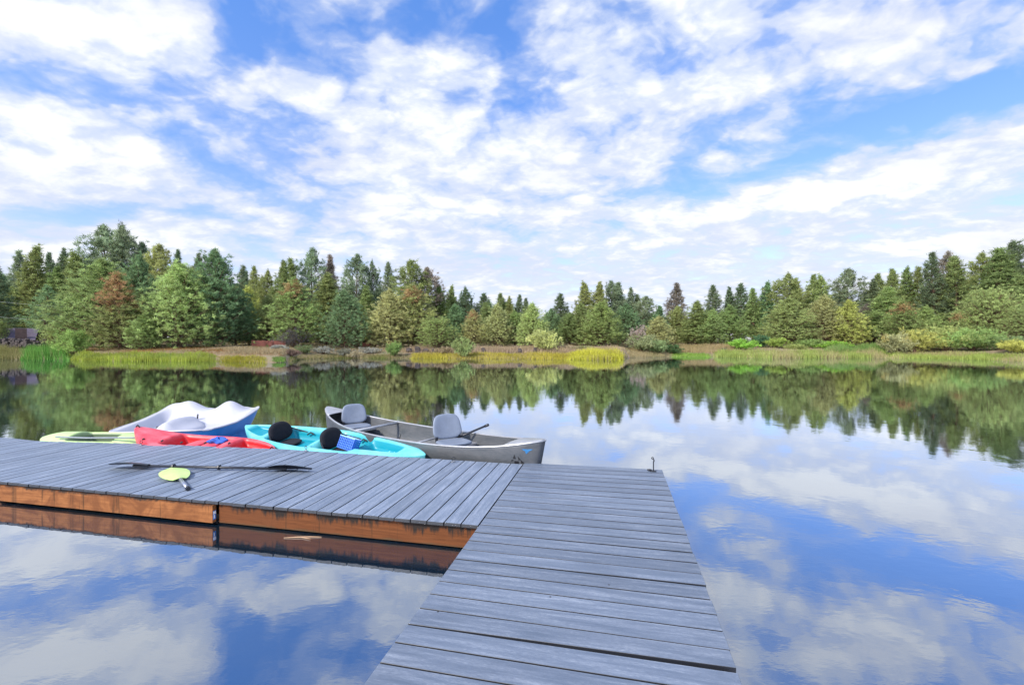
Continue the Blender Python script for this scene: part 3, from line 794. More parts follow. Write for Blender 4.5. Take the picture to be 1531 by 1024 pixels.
M_pine = m_fol('pine_needles', .42, (.50, .27, .15)); M_leaf = m_fol('leaves', .4, (.42, .30, .08), 1.85); M_blade = m_fol('grass_blades', .35, (.42, .33, .19), 1.15)
def m_bark(t):
    c = t.node('ShaderNodeTexCoord').outputs['Object']; n = t.noise(t.mapping(c, scale=(6, 6, 1.2)), 3, 5, .65)
    out(t, principled(t, Base_Color=t.mix(t.rng(n, .35, .65), (.055, .038, .028), (.20, .11, .065)), Roughness=.9, Normal=bump(t, n, .6, .03)))
M_bark = mat('pine_bark', m_bark)

def unit(a): return a / (np.linalg.norm(a, axis=-1, keepdims=True) + 1e-9)
def blades(cent, dirs, k, ln, wd, rs, tint, up=.35, spread=1.0, bias=1.0):
    n = len(cent); c = np.repeat(cent, k, 0); d = np.repeat(dirs, k, 0); tn = np.repeat(tint, k, 0)
    D = unit(rs.normal(size=(n * k, 3)) * spread + d * bias + np.array([0, 0, up]))
    side_ = unit(np.cross(D, rs.normal(size=(n * k, 3))))
    L_ = ln * rs.uniform(.6, 1.25, (n * k, 1)); b0 = c + rs.normal(size=(n * k, 3)) * ln * .22
    V = np.stack([b0 - side_ * wd / 2, b0 + side_ * wd / 2, b0 + D * L_ + side_ * wd * .2], 1).reshape(-1, 3)
    tn = tn + np.stack([rs.normal(size=n * k) * .10, np.zeros(n * k), np.zeros(n * k)], -1)
    T = np.repeat(np.clip(tn, 0, 1), 3, 0)
    return V, T
def pine_proto(seed, Hh, Wd, base, shape, nl, tuft_per, k, ln=.30, wd=.060, rust=None, clump=.35, yellow=.1):
    rs = np.random.RandomState(seed); cents = []; dirs = []; tints = []
    tm = MB(); lean = rs.uniform(-.02, .02, 2)
    def axis(z): return np.array([lean[0] * z + .06 * math.sin(z * .8 + seed), lean[1] * z + .06 * math.cos(z * .7 + seed), z])
    r0 = .013 * Hh + .03
    tm.tube([axis(z) for z in np.linspace(-.4, Hh * .98, 12)], [r0 * (1 - .93 * i / 11) for i in range(12)], 8)
    for i in range(nl):
        f = (i + rs.uniform(0, 1)) / nl
        if shape == 'dense': pr = (1 - f) ** .64 * (.80 + .20 * min(1, f * 6))
        elif shape == 'cone': pr = (1 - f) ** .60 * (.85 + .15 * min(1, f * 8))
        elif shape == 'round': pr = math.sqrt(max(0, 1 - (f * 1.12 - .25) ** 2 / .76)) if f < .98 else .2
        elif shape == 'open': pr = (1 - f ** 2.4) ** .7 * (.50 + .5 * math.sin(math.pi * min(1, f * .9 + .12)))
        else: pr = (1 - f) ** .6 * (.5 + .5 * min(1, f * 3))
        z = base + (Hh - base) * f * .985
        az = i * 2.39996 + rs.uniform(-.5, .5)
        Ln = max(.22, Wd / 2 * pr * rs.uniform(.62 if shape != 'open' else .45, 1.12))
        el = (.25 + .65 * f + rs.uniform(-.3, .35)) if shape != 'spruce' else (-.15 + .5 * f)
        o = axis(z); d = np.array([math.cos(az) * math.cos(el), math.sin(az) * math.cos(el), math.sin(el)])
        tip = o + d * Ln + np.array([0, 0, .10 * Ln])
        if Ln > .6:
            tm.tube([o, o + d * Ln * .5 - np.array([0, 0, .03 * Ln]), tip], [.018 + .018 * Ln / 2.5, .014 + .008 * Ln, .008], 5, caps=False)
        nt = max(3, int(tuft_per * (Ln / (Wd / 2)) * 1.25) + 1)
        ts = rs.uniform(.30 if shape != 'open' else .5, 1.03, nt) ** .75
        br = rs.normal(.5, .20)
        rz_ = 0
        if rust is not None:
            (z0, z1, a0, amt) = rust; q_ = (z / Hh)
            if z0 < q_ < z1 and math.cos(az - a0) > -.35: rz_ = amt
        for t_ in ts:
            lat = np.cross(d, [0, 0, 1]); pt = o + (tip - o) * t_ + lat * rs.normal() * clump * Ln * .55 * (1.05 - abs(t_ - .6)) + np.array([0, 0, rs.normal() * (.24 if shape != 'spruce' else .06) + .04]) * (1 + .45 * Ln)
            cents.append(pt); dirs.append(unit(d + .3 * lat * rs.normal()))
            tints.append((np.clip(br + rs.normal() * .10, 0, 1), np.clip(rz_ * rs.uniform(.5, 1.2), 0, .95) if rs.rand() < .85 else 0, (rs.rand() < yellow) * rs.uniform(.3, 1)))
    for q_ in range(6):
        cents.append(axis(Hh * (.965 + .01 * q_)) + rs.normal(size=3) * .06); dirs.append(np.array([0, 0, 1.])); tints.append((.55, 0, 0))
    V, T = blades(np.array(cents), np.array(dirs), k, ln, wd, rs, np.array(tints), up=.85, spread=1.1, bias=.6)
    return tm, V, T, Hh, Wd
PROTO = {}
def reg(key, *a, **k):
    tm, V, T, Hh, Wd = pine_proto(*a, **k)
    r = np.percentile(np.abs(V[:, :2]).max(1), 97)
    PROTO.setdefault(key, []).append(dict(tm=tm, V=V, T=T, H=V[:, 2].max(), W=2 * r, tme=None, cme=None))
for s_ in (1, 2, 3, 31): reg('dense', s_, 9.5, 7.4, .35, 'dense', 270, 10, 16, ln=.28, wd=.05)
reg('denserust', 11, 9.0, 6.2, .35, 'dense', 230, 8, 15, ln=.27, wd=.052, rust=(.45, .99, -1.57, .85))
reg('rusttip', 12, 9.0, 6.8, .35, 'dense', 230, 8, 15, ln=.27, wd=.052, rust=(.66, .92, -1.57, .75))
for s_ in (4, 5, 6): reg('cone', s_, 11.0, 4.2, .6, 'cone', 230, 8, 13, ln=.28)
for s_ in (7, 8, 9): reg('tall', s_, 13.0, 4.4, 2.6, 'cone', 150, 9, 13, clump=.34, ln=.32)
for s_ in (13, 14, 15): reg('open', s_, 14.0, 6.0, 4.8, 'open', 78, 17, 14, ln=.36, wd=.07, clump=.42)
for s_ in (16, 17): reg('round', s_, 7.5, 8.0, .5, 'round', 230, 9, 15, ln=.26, wd=.05)
reg('spruce', 20, 10.0, 5.5, .3, 'spruce', 230, 8, 12, ln=.22, clump=.25)
cnt = {}
G = {'green': (.098, .126, .048), 'light': (.142, .176, .066), 'dark': (.070, .092, .050), 'olive': (.116, .132, .050), 'blue': (.094, .118, .070),
     'tan': (.158, .158, .070), 'yellow': (.185, .195, .058), 'purple': (.112, .096, .076), 'mid': (.106, .136, .048), 'teal': (.082, .120, .058)}
NPINE = [0]
def pine(px, top, wpx, Y, kind, colr, label, group=None, base=None, dup_=None):
    L_ = PROTO[kind]; k = cnt.get(kind, 0); cnt[kind] = k + 1; pr = L_[k % len(L_)]
    x = (px - CX) / F * Y; z0 = gz(x, Y); ht = CAMZ + (HY - top) / F * Y - z0; wd = wpx * (1.0 if kind in ('dense', 'round', 'denserust', 'rusttip') else 1.38 if wpx < 31 else 1.15) / F * Y
    sxy = wd / pr['W']; sz = ht / pr['H']
    rt = empty('pine_tree', (x, Y, z0), (k * 1.3) % 6.28 if 'rust' not in kind else 0, label=label, cat='tree', group=group)
    rt.scale = (sxy, sxy, sz)
    if pr['tme'] is None:
        t_ = pr['tm'].build('trunk', M_bark, rt); pr['tme'] = t_.data
        c_ = fast_mesh('crown', pr['V'], np.arange(len(pr['V'])).reshape(-1, 3), pr['T'], M_pine, rt); pr['cme'] = c_.data
    else:
        t_ = bpy.data.objects.new('trunk', pr['tme']); C.objects.link(t_); t_.parent = rt
        c_ = bpy.data.objects.new('crown', pr['cme']); C.objects.link(c_); c_.parent = rt
    g_ = G[colr]; j = random.Random(int(px * 7 + top)).uniform(.88, 1.14); c_.color = (g_[0] * j * random.uniform(.93, 1.07), g_[1] * j, g_[2] * j, 1)
    NPINE[0] += 1
    return rt
TREES = [
 (-6, 388, 46, 50, 'tall', 'dark', 'dark pine cut by the left edge of the photo'),
 (28, 370, 34, 62, 'tall', 'blue', 'thin grey-green pine, second along the skyline from the left edge'),
 (50, 362, 52, 58, 'cone', 'olive', 'tall olive pine directly above the purple-roofed cabin'),
 (73, 375, 24, 64, 'tall', 'dark', 'slim dark pine just right of the tall olive pine above the cabin'),
 (99, 368, 30, 62, 'cone', 'dark', 'dark pointed pine on the skyline left of the big open-crowned pair'),
 (85, 396, 40, 56, 'cone', 'mid', 'mid green pine behind the blue spruce'),
 (68, 424, 42, 51, 'spruce', 'teal', 'blue-green spruce with layered boughs beside the cabin'),
 (16, 425, 50, 57, 'dense', 'olive', 'dull olive pine left of the cabin'),
 (118, 372, 60, 57, 'cone', 'olive', 'olive pine touching the left side of the big open-crowned pair'),
 (156, 334, 64, 60, 'open', 'blue', 'left one of the two tallest open-crowned pines at the left'),
 (184, 327, 60, 61, 'open', 'blue', 'tallest open-crowned pine in the photo, rising above the rust-brown pine'),
 (213, 358, 38, 62, 'open', 'dark', 'sparse pine with bare branches right of the tallest pine'),
 (150, 384, 116, 46, 'dense', 'light', 'broad light green pine at the left with its foliage down to the bank'),
 (181, 404, 78, 43.6, 'denserust', 'olive', 'pine with a rust-brown dying top at the left'),
 (88, 477, 36, 46, 'round', 'light', 'small round green tree at the right end of the stone wall'),
 (-1, 476, 26, 47, 'round', 'mid', 'low round green tree at the left edge beside the cabin'),
 (208, 372, 66, 52, 'dense', 'teal', 'green pine filling the space right behind the rust-brown pine'),
 (240, 362, 46, 60, 'open', 'olive', 'thin-crowned pine on the skyline above the light green front pine'),
 (263, 370, 24, 63, 'tall', 'dark', 'slim dark pine right of the thin-crowned one above the light green front pine'),
 (294, 375, 34, 56, 'cone', 'dark', 'dark pine tip between the two broad front pines'),
 (268, 386, 108, 45, 'dense', 'light', 'broad yellowish-green pine standing in front, right of the rust-brown pine'),
 (318, 368, 98, 48, 'dense', 'teal', 'broad deep green pine with the highest crown right of the yellowish-green one'),
 (352, 424, 66, 50, 'dense', 'teal', 'dark green pine sloping down to the red fence'),
 (214, 468, 40, 42.6, 'dense', 'mid', 'young green pine sapling on a thin trunk, foot of the rust-brown pine'),
 (361, 394, 26, 68, 'tall', 'blue', 'first small grey-green skyline pine right of the broad left group'),
 (370, 403, 20, 68, 'tall', 'blue', 'shortest grey-green skyline pine above the red fence'),
 (382, 396, 26, 66, 'tall', 'olive', 'small pale skyline pine above the red fence, centre of three'),
 (399, 399, 28, 62, 'open', 'olive', 'pale pine with a bare reddish lower trunk over the red fence'),
 (372, 424, 48, 54, 'dense', 'yellow', 'light yellowish pine behind the red fence'),
 (402, 438, 54, 52, 'dense', 'olive', 'olive pine behind the right end of the red fence'),
 (421, 387, 40, 58, 'cone', 'olive', 'olive cone-shaped pine left of the orange-spotted front pine'),
 (438, 383, 36, 62, 'tall', 'olive', 'olive pine touching the left side of the tall grey-green open pine'),
 (465, 367, 40, 64, 'open', 'blue', 'tall grey-green open pine, highest between the left group and the bare-trunked pine'),
 (491, 378, 34, 66, 'tall', 'purple', 'brownish spire-topped pine right of the tall grey-green open pine'),
 (489, 404, 60, 57, 'cone', 'olive', 'wide olive pine below the brownish spire'),
 (441, 411, 84, 48, 'rusttip', 'mid', 'green pine with an orange-brown patch below its tip, above the bare grey brush'),
 (516, 431, 66, 48, 'dense', 'teal', 'dark green front pine right of the orange-spotted one'),
 (532, 377, 42, 65, 'open', 'blue', 'lone skyline pine with a long bare trunk and layered branches'),
 (557, 384, 22, 66, 'open', 'blue', 'very thin skyline pine right of the bare-trunked pine'),
 (581, 389, 34, 65, 'tall', 'blue', 'thin grey pine left of the round-headed olive pine'),
 (548, 425, 36, 58, 'cone', 'green', 'narrow green pine below the very thin skyline pine'),
 (618, 386, 56, 60, 'open', 'olive', 'tall round-headed olive pine at the centre left'),
 (640, 398, 44, 62, 'open', 'purple', 'brownish open crown leaning on the right of the round-headed olive pine'),
 (583, 428, 72, 50, 'dense', 'tan', 'broad straw-green pine behind the small green shrub'),
 (618, 421, 82, 51.5, 'rusttip', 'olive', 'broad olive pine with tan boughs right of the straw-green one'),
 (654, 470, 60, 47, 'round', 'mid', 'low rounded bright green tree at the foot of the broad olive pine'),
 (659, 426, 38, 62, 'cone', 'mid', 'green cone-shaped pine just right of the brownish open crown'),
 (674, 424, 22, 66, 'cone', 'green', 'narrow pointed pine right of the green cone-shaped one'),
 (696, 425, 24, 66, 'open', 'dark', 'dark pine with a brushy top left of centre'),
 (723, 436, 28, 66, 'tall', 'dark', 'small dark conical pine left of the horizon centre'),
 (748, 437, 24, 64, 'tall', 'green', 'small green skyline pine above the tan-green centre pine'),
 (683, 452, 54, 55, 'dense', 'teal', 'dark green pine behind the feathery shore shrub'),
 (708, 460, 40, 53, 'rusttip', 'tan', 'brownish pine right of the feathery shore shrub'),
 (744, 452, 48, 53, 'dense', 'tan', 'tan-green pine at the centre of the far bank'),
 (728, 450, 40, 60, 'dense', 'green', 'green pine behind the tan-green centre pine'),
 (763, 441, 20, 62, 'cone', 'olive', 'olive skyline tip, first of three left of the bright green cone'),
 (775, 439, 20, 63, 'tall', 'dark', 'dark skyline tip, second of three left of the bright green cone'),
 (786, 444, 20, 62, 'cone', 'dark', 'dark skyline tip, third of three left of the bright green cone'),
 (770, 462, 46, 55, 'dense', 'mid', 'green pine between the tan-green centre pine and the bright green cone'),
 (797, 449, 50, 50, 'dense', 'light', 'bright green cone-shaped pine left of the round pale shrub'),
 (836, 437, 28, 64, 'tall', 'dark', 'dark solitary skyline pine above the round pale shrub'),
 (825, 460, 44, 56, 'dense', 'teal', 'green pine directly behind the round pale shrub'),
 (852, 466, 50, 55, 'dense', 'green', 'green pine right of the round pale shrub'),
 (876, 418, 38, 60, 'cone', 'olive', 'first of the two pointed olive pines right of centre'),
 (894, 419, 34, 60, 'cone', 'olive', 'second of the two pointed olive pines right of centre'),
 (914, 417, 28, 62, 'open', 'blue', 'feathery grey-green pine right of the two pointed olive pines'),
 (927, 420, 30, 62, 'tall', 'blue', 'feathery pine with twin tips above the yellow sedge end'),
 (868, 450, 46, 55, 'dense', 'olive', 'olive pine below the first pointed olive pine'),
 (900, 447, 66, 51, 'dense', 'mid', 'large green front pine behind the yellow sedge'),
 (945, 428, 22, 64, 'tall', 'blue', 'thin grey skyline pine left of a stepped pair'),
 (955, 438, 24, 64, 'tall', 'dark', 'dark stepped pine, middle of three descending tips'),
 (967, 441, 28, 62, 'open', 'blue', 'grey loose pine, lowest of three descending tips'),
 (938, 452, 56, 57, 'dense', 'teal', 'dark green pine behind the pinkish shore shrub'),
 (1009, 421, 36, 64, 'tall', 'purple', 'lone purple-brown pine standing highest right of centre'),
 (1012, 456, 42, 60, 'dense', 'olive', 'dull pine at the foot of the purple-brown pine'),
 (984, 456, 32, 60, 'cone', 'teal', 'small green pine left of the purple-brown pine'),
 (984, 470, 46, 53, 'dense', 'tan', 'yellowish-olive pine right behind the pinkish shore shrub'),
 (1041, 447, 44, 57, 'cone', 'olive', 'pointed olive pine at the left of a green front trio'),
 (1063, 460, 52, 56, 'dense', 'light', 'green pine in the middle of the front trio over the tan reeds'),
 (1091, 454, 54, 57, 'dense', 'mid', 'green pine at the right of the front trio over the tan reeds'),
 (1066, 424, 30, 66, 'tall', 'dark', 'dark skyline pine, first right of the purple-brown pine'),
 (1091, 427, 22, 67, 'cone', 'dark', 'pointed skyline pine, second right of the purple-brown pine'),
 (1106, 421, 28, 66, 'tall', 'dark', 'dark skyline pine, third right of the purple-brown pine'),
 (1128, 429, 32, 64, 'cone', 'green', 'green skyline pine above the grey-roofed house'),
 (1121, 448, 54, 68, 'dense', 'dark', 'dark bluish pine right behind the grey-roofed house'),
 (1146, 418, 34, 64, 'cone', 'teal', 'dark green skyline pine right of the house'),
 (1176, 404, 52, 62, 'open', 'olive', 'tall rounded olive pine right of the house'),
 (1192, 413, 30, 63, 'cone', 'olive', 'olive pine against the right of the tall rounded olive one'),
 (1215, 408, 36, 62, 'cone', 'green', 'left of the twin pointed green pines at the right'),
 (1230, 407, 36, 62, 'cone', 'green', 'right of the twin pointed green pines at the right'),
 (1265, 399, 46, 64, 'open', 'blue', 'stepped grey-green pine with a notched outline, highest before the skyline dip'),
 (1178, 441, 76, 53, 'dense', 'olive', 'broad grey-olive front pine left of the shaded gap'),
 (1230, 438, 66, 53, 'dense', 'tan', 'broad straw-olive front pine in the middle of the right bank'),
 (1268, 446, 52, 51.5, 'dense', 'yellow', 'yellow-green front pine beside the shaded gap'),
 (1302, 415, 34, 62, 'cone', 'dark', 'dark cone-shaped pine right of the skyline dip'),
 (1313, 407, 28, 64, 'tall', 'green', 'small spire behind the dark cone-shaped pine'),
 (1296, 452, 48, 57, 'dense', 'purple', 'dull brown pine over the shaded gap'),
 (1332, 400, 40, 60, 'cone', 'olive', 'olive skyline pine above the rust-tipped pine'),
 (1322, 428, 62, 54, 'tall', 'light', 'light green pine with lifted boughs right of the shaded gap'),
 (1353, 395, 34, 62, 'cone', 'green', 'green skyline pine left of the tall dark pair'),
 (1371, 396, 30, 62, 'tall', 'olive', 'olive skyline pine touching the tall dark pair'),
 (1397, 374, 40, 57, 'tall', 'dark', 'left tree of the tall dark pair on the right'),
 (1415, 373, 36, 58, 'open', 'purple', 'right tree of the tall dark pair on the right'),
 (1433, 380, 56, 56, 'tall', 'olive', 'tall olive pine with sky showing through its lower trunk'),
 (1470, 371, 50, 57, 'open', 'olive', 'open-topped pine left of the big pines at the right edge'),
 (1503, 366, 72, 54, 'tall', 'green', 'big green pine near the right edge'),
 (1520, 356, 56, 56, 'open', 'dark', 'highest loose-crowned pine at the right edge'),
 (1545, 374, 70, 54, 'tall', 'green', 'pine cut by the right edge of the photo behind the others'),
 (1352, 446, 62, 49, 'rusttip', 'mid', 'pine with a pinkish rust-brown tip behind the willow bank'),
 (1384, 454, 56, 50, 'dense', 'mid', 'green pine between the rust-tipped pine and the orange sapling'),
 (1432, 462, 36, 48, 'rusttip', 'light', 'small sapling with an orange centre behind the willow bank'),
 (1480, 424, 78, 47.5, 'round', 'light', 'large domed bright green tree behind the willow bank'),
 (1534, 452, 62, 44, 'round', 'olive', 'rounded olive tree at the right edge over the reeds'),
 (1300, 492, 40, 58, 'round', 'dark', 'small dark tree within the shaded gap'),
]
for r_ in TREES: pine(*r_)
rb = random.Random(21)
for k in range(78):      # the wood behind
    px = -60 + k * 21.5 + rb.uniform(-7, 7)
    sk = np.interp(px, [0, 150, 320, 350, 560, 650, 800, 850, 950, 1030, 1150, 1290, 1400, 1531], [400, 385, 400, 425, 430, 440, 462, 468, 455, 470, 448, 440, 415, 395])
    pine(px, float(sk) + rb.uniform(-6, 20), rb.uniform(42, 66), rb.uniform(66, 82), rb.choice(['cone', 'dense', 'dense']), rb.choice(['green', 'dark', 'mid', 'olive', 'teal']),
         'green pine deep in the wood, mostly hidden behind the front trees', group='background pines filling the wood')

# shrubs ---------------------------------------------------------------
def shrub(px, top, wpx, Y, colr, label, n=260, k=9, ln=.17, wd=.05, name='shrub', dome=True, rust=.0, group=None, seed=None):
    rs = np.random.RandomState(seed or int(px * 3 + top)); big = px > 1330; wpx *= 1.3 if big else 1.15; top -= 6 if big else 1; n = int(n * 1.35); ln = .20 if n > 400 else ln; x = (px - CX) / F * Y; z0 = gz(x, Y); hh = max(.4, CAMZ + (HY - top) / F * Y - z0); wd_ = wpx / F * Y
    rt = empty(name, (x, Y, z0), 0, label=label, cat='shrub', group=group)
    tm = MB(); cents = []; dirs = []; tints = []
    nst = 26
    for i in range(nst):
        az = rs.uniform(0, 2 * math.pi); sp = rs.uniform(.1, 1) ** .7
        tip = np.array([math.cos(az) * wd_ / 2 * sp, math.sin(az) * wd_ / 2 * sp, hh * (math.sqrt(max(0.05, 1 - sp * sp * .86)) * rs.uniform(.80, 1.02) if dome else rs.uniform(.7, 1.05) * (1 - .35 * sp))])
        midp = np.array([tip[0] * .35, tip[1] * .35, tip[2] * .62])
        tm.tube([(tip[0] * .05, tip[1] * .05, -.05), midp, tip], [.018, .012, .004], 4, caps=False)
        br = rs.normal(.5, .16); ru = (rs.rand() < rust) * rs.uniform(.4, .9)
        for j in range(n // nst):
            t_ = rs.uniform(.12, 1.0) ** .65
            p_ = (1 - t_) ** 2 * np.zeros(3) + 2 * t_ * (1 - t_) * midp + t_ * t_ * tip
            cents.append(p_ + rs.normal(size=3) * .13 * np.array([wd_, wd_, hh]) * .45); d_ = unit(tip - midp + rs.normal(size=3) * .2); dirs.append(d_)
            tints.append((np.clip(br + rs.normal() * .12, 0, 1), ru * rs.uniform(.5, 1), (rs.rand() < .15) * .8))
    cents = np.array(cents); cents[:, 2] = np.maximum(cents[:, 2], .03)
    V, T = blades(cents, np.array(dirs), k, ln, wd, rs, np.array(tints), up=.45, spread=.8)
    tm.build('stem', M_bark, rt)
    c_ = fast_mesh('foliage', V, np.arange(len(V)).reshape(-1, 3), T, M_leaf, rt); c_.color = colr + (1,)
    return rt
PALE = (.33, .35, .14); WIL = (.17, .21, .08); YEL = (.25, .25, .075); GRN = (.13, .19, .06); SAGE = (.20, .20, .17); BRI = (.16, .28, .05); TANS = (.26, .21, .14)
shrub(813, 494, 52, 44.5, PALE, 'round pale yellow-green shrub at the centre of the far bank', 620, 11)
shrub(693, 503, 34, 42.4, WIL, 'feathery upright pale green shrub at the water edge left of centre', 300, 9, dome=False)
shrub(590, 511, 24, 43.5, GRN, 'small bright green shrub on the bank below the straw-green pine', 260, 9)
shrub(112, 494, 46, 40.6, (.17, .24, .07), 'arching light green shrub at the foot of the broad light green pine', 520, 10)
shrub(955, 487, 30, 50.5, (.27, .22, .19), 'pinkish-grey half-bare shrub right of the yellow sedge', 300, 8)
shrub(958, 500, 54, 49, (.18, .20, .10), 'grey-green shrub below the pinkish-grey one', 520, 9)
shrub(985, 509, 42, 48.2, (.16, .21, .09), 'pale green shrub hanging over the water left of the bright grass', 420, 9)
shrub(1004, 516, 26, 48.5, (.05, .09, .035), 'dark low shrub at the water edge left of the bright grass', 260, 9)
shrub(1112, 508, 36, 49, BRI, 'bright green bush over the water in front of the grey-roofed house', 480, 10)
shrub(1138, 502, 26, 52, (.06, .12, .06), 'dark green bush right of the grey-roofed house', 300, 9)
shrub(1160, 506, 30, 50.5, (.19, .25, .06), 'yellow-green bush left of the grey-olive front pine', 360, 9)
shrub(1250, 512, 46, 48.5, (.14, .24, .04), 'bright yellow-green bush in the reeds below the yellow-green pine', 460, 9)
shrub(1212, 508, 36, 50, (.15, .21, .07), 'light green bush below the straw-olive front pine', 360, 9)
shrub(1190, 516, 30, 49, (.18, .21, .07), 'low olive bush in the reeds below the grey-olive front pine', 260, 9)
shrub(1342, 502, 40, 45, (.24, .24, .12), 'greyish willow at the left end of the willow bank', 480, 10, rust=.1)
shrub(1368, 496, 56, 45.5, YEL, 'yellow willow near the left end of the willow bank', 620, 10, rust=.06)
shrub(1412, 493, 74, 45, (.22, .25, .09), 'large pale willow in the middle of the willow bank', 900, 10)
shrub(1455, 495, 66, 43.5, (.17, .24, .08), 'large green willow right of the middle of the willow bank', 820, 10)
shrub(1498, 508, 52, 42, (.14, .19, .08), 'lower green willow near the right end of the willow bank', 520, 10)
shrub(1526, 513, 40, 39.5, (.26, .26, .07), 'yellowish bush at the right edge above the reeds', 400, 10)
shrub(440, 491, 52, 46.3, (.09, .085, .085), 'bare grey brush under the orange-spotted pine', 380, 7, .14, .03)
for (px, tp, w_, Y, c_, lb) in [(418, 517, 26, 40, SAGE, 'small grey sagebrush at the top of the bare dirt bank'), (455, 516, 34, 43, (.10, .13, .06), 'low green bush right of the bare dirt bank'),
        (483, 519, 34, 44, SAGE, 'grey sagebrush right of the low green bush'), (515, 522, 36, 44, (.13, .13, .10), 'dull brown brush below the dark green front pine'),
        (552, 520, 36, 45, SAGE, 'grey sagebrush left of the small bright green shrub'), (530, 527, 24, 43.4, (.22, .19, .12), 'tuft of straw-coloured brush at the water edge'),
        (436, 524, 24, 38.5, (.13, .09, .07), 'reddish brush at the right corner of the dirt bank'), (664, 520, 34, 44.5, (.24, .19, .12), 'tan brush left of the feathery shrub'),
        (870, 518, 40, 45, (.17, .17, .08), 'olive brush right of the round pale shrub'), (845, 518, 30, 45.5, TANS, 'pinkish-tan brush touching the round pale shrub')]:
    shrub(px, tp, w_, Y, c_, lb, 200, 8, .15, .04)

# grasses and reeds : uncountable --------------------------------------
def grass(name, px0, px1, s0, s1, h0, h1, n, colr, label, rust=.15, wdt=.035, lean=.25, seed=1, yel=.2, floor=None):
    rs = np.random.RandomState(seed)
    px = rs.uniform(px0, px1, n); s = rs.uniform(s0, s1, n); Y = shore_depth(px) + s
    x = (px - CX) / F * Y; z = np.maximum(ground_z(x, Y) - .03, -.03)
    if floor is not None: z = np.maximum(z, floor)
    pn = .5 + .5 * vnoise(x, Y, .9, seed + 5)
    pn2 = .5 + .5 * vnoise(x, Y, 3.2, seed + 9)
    edge = np.clip(np.minimum(px - px0, px1 - px) / min(14, (px1 - px0) * .3), 0.05, 1) ** .7
    keep = rs.uniform(size=n) < edge
    ramp = np.clip((px - px0) / (px1 - px0) * 1.3 + .25, .3, 1) if h1 == 1.15 else 1.0
    hh = ramp * (h0 + (h1 - h0) * rs.uniform(0, 1, n) ** 1.5) * (.35 + .45 * pn + .55 * pn2) * (.35 + .65 * edge) * .78 * np.where(keep, 1, .3); az = rs.uniform(0, 2 * math.pi, n); ln = rs.normal(size=n) * lean * hh
    b0 = np.stack([x, Y, z], -1); sd_ = np.stack([np.cos(az), np.sin(az), np.zeros(n)], -1) * wdt / 2
    a2 = rs.uniform(0, 2 * math.pi, n); tip = b0 + np.stack([np.cos(a2) * ln, np.sin(a2) * ln, hh], -1)
    V = np.stack([b0 - sd_, b0 + sd_, tip], 1).reshape(-1, 3)
    br = np.clip(.42 + rs.normal(size=n) * .22 + (pn - .5) * .4 + (pn2 - .5) * .3, 0, 1); pr_ = np.clip(.5 + 1.6 * vnoise(x, Y, 1.1, seed + 31), 0, 1)
    ru = (rs.uniform(size=n) < rust * 2 * pr_) * rs.uniform(.4, 1, n); ye = (rs.uniform(size=n) < yel * 2 * (1 - pr_)) * rs.uniform(.3, 1, n)
    T = np.repeat(np.stack([br, ru, ye], -1), 3, 0)
    o = fast_mesh(name, V, np.arange(n * 3).reshape(-1, 3), T, M_blade); o.color = colr + (1,)
    tag(o, label, 'grass' if 'reed' not in name else 'reeds', kind='stuff'); return o
grass('reeds', -80, 46, -.6, 2.5, .5, 1.1, 9000, (.24, .23, .09), 'pale straw and green reeds at the far left shore', .35, seed=1)
grass('reeds', 30, 104, -.9, 1.8, .6, 1.9, 9000, (.13, .29, .06), 'tall bright green reed clump at the left shore', .06, seed=2)
grass('grass', 100, 325, -.7, 1.6, .35, .75, 22000, (.33, .39, .06), 'yellow-green shore grass below the broad left pines', .10, seed=3, yel=.4)
grass('dry_grass', 120, 430, 2.0, 8, .1, .3, 16000, (.30, .15, .06), 'rusty brown dry grass and needles under the left pines', .5, seed=4)
grass('grass', 325, 400, -.4, 1.4, .2, .5, 5000, (.33, .31, .04), 'yellow shore grass left of the bare dirt bank', .25, seed=5)
grass('grass', 406, 428, .3, 1.6, .15, .35, 1500, (.14, .26, .05), 'small green grass patch on the bare dirt bank', .1, seed=6)
grass('dry_grass', 330, 620, 2.5, 7, .2, .5, 14000, (.33, .27, .17), 'straw-coloured dry grass along the bank below the red fence', .5, seed=7)
grass('grass', 430, 620, -.3, 1.2, .12, .4, 9000, (.15, .17, .05), 'short dull green grass at the water edge left of centre', .35, seed=8)
grass('sedge', 612, 868, -.5, 1.7, .2, .6, 22000, (.42, .37, .06), 'golden yellow sedge strip along the centre shore', .25, seed=9, yel=.1)
grass('sedge', 840, 934, -.6, 2.2, .45, 1.15, 13000, (.46, .45, .06), 'taller bright yellow sedge at the end of the centre point', .2, seed=10, yel=.05)
grass('dry_grass', 600, 935, 2.2, 6.5, .3, .8, 22000, (.40, .30, .22), 'pinkish-tan dry grass on the centre bank', .5, seed=11)
grass('grass', 1000, 1066, -.2, 1.2, .12, .4, 4000, (.20, .33, .06), 'bright green shore grass right of the dark low shrub', .05, seed=12)
grass('dry_grass', 936, 1110, 1.5, 8, .3, .8, 14000, (.33, .26, .13), 'tan dry grass under the front trio of pines', .4, seed=13)
grass('reeds', 1066, 1330, -.8, 1.6, .45, 1.05, 24000, (.30, .37, .10), 'tan and green reeds along the right shore', .45, seed=14)
grass('reeds', 1230, 1328, 1.0, 3.0, .7, 1.3, 8000, (.17, .28, .08), 'green reeds below the shaded gap on the right', .15, seed=15)
grass('reeds', 1326, 1640, -.6, 1.3, .25, .75, 20000, (.29, .36, .09), 'pale reeds at the foot of the willow bank', .4, seed=16)
grass('grass', -400, 1900, 3, 34, .1, .4, 60000, (.17, .15, .06), 'thin rough grass across the wood floor', .5, wdt=.06, seed=17)

